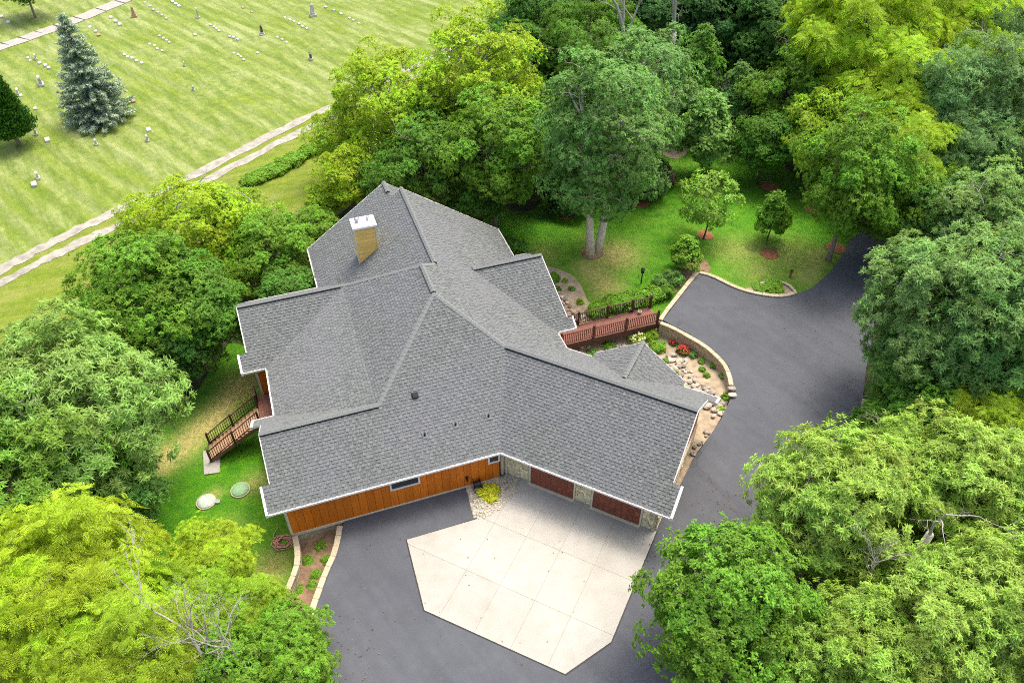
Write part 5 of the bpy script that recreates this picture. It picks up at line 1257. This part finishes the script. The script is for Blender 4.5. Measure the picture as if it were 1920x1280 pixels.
# fallen leaves on the asphalt near the trees
lq = np.random.default_rng(5); pts = []
for (x0, y0, x1, y1, n) in ((1560,480,1720,760,90),(1300,900,1480,1010,60),(1200,1000,1290,1270,60),(560,1150,700,1280,50),(1400,560,1560,800,45),(640,1000,1100,1270,40)):
    pts += [at(x, y, .02) for x, y in zip(lq.uniform(x0, x1, n), lq.uniform(y0, y1, n))]
pts = np.array(pts); n = len(pts); an = lq.uniform(0, 6.28, n); d_ = np.stack([np.cos(an), np.sin(an), lq.uniform(0, .2, n)], 1)
lo = tag(link('fallen_leaves', leaf_mesh('fallen_leaves', leaf_arrays(pts + [0, 0, .022], unit(d_), np.tile([0, 0, 1.0], (n, 1)), lq.uniform(.06, .13, n), lq.uniform(.04, .07, n)), lq.random(n), lq.random(n), M['leaf'])), kind='stuff'); lo.color = (.17,.14,.05,1)

# ------------------------------------------------------------------ shrubs and flowers
def shrub(kind, px, py, R, col, label, zs=1.0, group=None): return plant(kind, px, py, R, zs, col, label, 'shrub', group, on_ground=False)
for i, (px, py, R) in enumerate(((1120,580,.75),(1148,568,.85),(1176,562,.9),(1205,556,.85),(1232,548,.8))): shrub('bush', px, py, R, mixc(MG, LG, .55), 'bright green shrub in the row along the far bridge railing', .8, 'shrubs along the far bridge railing')
for px, py, R, lab in ((1240,528,.7,'wispy grey green shrub left of the driveway corner wall'),(1262,520,.75,'wispy shrub against the driveway corner wall'),(1250,545,.6,'dark shrub at the bridge end of the corner wall')): shrub('bush_b', px, py, R, mixc(GG, MG, .5) if 'dark' not in lab else MG, lab)
shrub('young', 1287, 470, 1.25, mixc(MG, LG, .5), 'upright light green bush at the driveway corner', .75)
shrub('bush', 1195, 634, .56, (.2,.27,.05), 'cream flowered hydrangea against the footbridge', 1.0); shrub('bush', 1220, 626, .52, mixc(LG, YG, .2), 'light green round bush where footbridge meets the garden wall', 1.0); shrub('bush', 1233, 649, .56, mixc(LG, MG, .3), 'mid green round bush below the other two by the bridge', 1.0)
shrub('bush_b', 1143, 649, .5, mixc(MG, LG, .2), 'low green clump on the bank below the footbridge', .6); shrub('bush_b', 1112, 660, .45, mixc(GG, LG, .4), 'olive ground plant beside the garage back eave', .5)
shrub('bush', 917, 922, .6, (.31,.32,.02), 'bright yellow low bush in the gravel corner', .55)
shrub('bush', 1450, 536, .75, mixc(MG, LG, .6), 'spreading bright green shrub in the small driveway bed', .45); shrub('bush', 1424, 539, .5, mixc(MG, LG, .5), 'smaller green shrub left in the driveway bed', .45)
shrub('bush', 1036, 520, .55, mixc(MG, LG, .2), 'green bush beside the right side gable'); shrub('bush', 972, 463, .75, mixc(EM, MG, .5), 'dark green bush behind the far right eave'); shrub('bush', 955, 452, .6, EM, 'dark small bush at the far right house corner')
shrub('bush_b', 1045, 541, .3, MG, 'tiny green plant below the gable bush')
for px, py, lab in ((1316,676,'dark tuft beside the garden wall'),(1317,691,'round green tuft in the sand of the garden'),(1325,702,'pale green tuft lowest in the sand'),(1362,742,'grassy clump at the wall end'),(1345,752,'dark leaved plant among the lower rocks'),(1284,730,'yellow green plant beside the small gable eave'),(1297,738,'low weed at the entry gable eave'),(1352,768,'yellow green weed by the lowest rocks')): shrub('bush_b', px, py, .24 if 'tuft' in lab else .32, mixc(MG, LG, .5) if 'yellow' not in lab else mixc(LG, YG, .4), lab, .8)
for px, py, R, col, lab in ((1300,664,.3,mixc(GG,MG,.5),'grey green clump left of the garden wall between red flowers and tuft'),(1338,684,.26,MG,'small green plant tight against the curved garden wall'),(1357,703,.28,mixc(LG,GG,.4),'silvery plant inside the bend of the garden wall'),(1312,742,.3,mixc(LG,YG,.3),'lime green plant in the middle of the stream bed'),(1265,700,.34,mixc(MG,LG,.4),'leafy plant by the point of the small gable'),(1248,676,.28,mixc(GG,LG,.4),'pale leaved plant between the round bushes and the rocks'),(1088,565,.3,mixc(LG,YG,.4),'yellowish tuft in the sandy bed beside the side gable'),(1072,540,.26,mixc(LG,GG,.4),'pale tuft in the sandy bed near the lawn'),(1060,525,.24,mixc(LG,YG,.3),'small yellow tuft at the top of the sandy bed')): shrub('bush_b', px, py, R, col, lab, .8)
for i in range(9):
    px, py = [(600,1022),(592,1075),(560,1105),(575,1048),(553,1140),(612,1048),(585,1095),(548,1175),(570,1150)][i]; shrub('bush_b', px, py, .3, mixc(LG, MG, .4), 'small weed growing in the bare soil strip', .5, 'weeds in the soil strip')
for px, py, n, lab in ((1263,645,26,'small red flower clump near the garden wall'),(1281,660,60,'larger bright red flower clump in the garden')):
    p = atg(px, py); t = thing('flower_clump', lab, 'flowers', p); s = .3 if n < 30 else .45
    c = link('foliage', KIND['bush'][1], t); c.scale = (s, s, s*.7); c.color = (*MG, 1); b = MB()
    for _ in range(int(n*1.3)):
        an, u_ = rr.uniform(0, 6.28), sqrt(rr.random())*1.05; q = Vector((u_*s*cos(an), u_*s*sin(an), s*(.45 + .55*sqrt(max(0, 1.1-u_*u_)))))
        b.lathe(q, [(.012,-.03),(.045,0),(.03,.025),(.008,.03)], 6)
    b.obj('blossoms', M['petal_red'], t)
# flower heads on the hydrangea
for o in [o for o in bpy.data.objects if o.get('label', '').startswith('cream flowered')]:
    b = MB()
    for _ in range(24):
        an, u_ = rr.uniform(0, 6.28), rr.uniform(.1, 1); q = Vector((.5*cos(an)*sqrt(1-u_*u_), .5*sin(an)*sqrt(1-u_*u_), .42+.38*u_)); b.lathe(q, [(.02,-.05),(.08,0),(.06,.05),(.01,.07)], 7)
    b.obj('blossoms', M['petal_white'], o)
# weedy hedge along the gravel track and tall shoots at the driveway bend
for i in range(14):
    t_ = i/13; px, py = 470 + (612-470)*t_, 338 + (266-338)*t_
    shrub('bush', px + rr.uniform(-3, 3), py + rr.uniform(-2, 2), rr.uniform(.7, 1.0), mixc(MG, LG, .7), 'low weedy bush in the strip along the gravel track', .7, 'bushes along the gravel track')
sg_, sv, sf = np.random.default_rng(2), [], []
def shoot_mesh():
    g = np.random.default_rng(2); z = np.repeat(np.linspace(.3, 2.4, 22), 4); an = g.uniform(0, 6.28, 88); o = np.stack([np.cos(an), np.sin(an), np.full(88, .35)], 1)
    p_ = np.stack([.03*np.sin(z*2), .03*np.cos(z), z], 1); return leaf_mesh('shoot_leaves', leaf_arrays(p_, unit(o), np.tile([0, 0, 1.0], (88, 1)), .26*(1.15 - z/3.2), np.full(88, .1)), g.random(88), g.random(88), M['leaf'])
SH = shoot_mesh(); b = MB(); b.tube([(0,0,-.2),(.02,0,1.2),(0,.02,2.45)], [.025,.018,.006], 5); SS = mesh_from('shoot_stem', b.v, b.f, M['bark_dark'])
for px, py in ((1515,840),(1532,832),(1508,855),(1548,845),(1612,815),(1620,800),(1708,780),(1716,795),(1640,840),(1590,838)):
    p = atg(px, py); t = thing('tall_shoot', 'tall leafy shoot standing up at the driveway bend', 'plant', p, rr.uniform(0, 6), 'tall shoots at the driveway bend'); link('stem', SS, t); c = link('leaves', SH, t); c.color = (*mixc(LG, GG, .3), 1); s = rr.uniform(.8, 1.2); t.scale = (s, s, s)
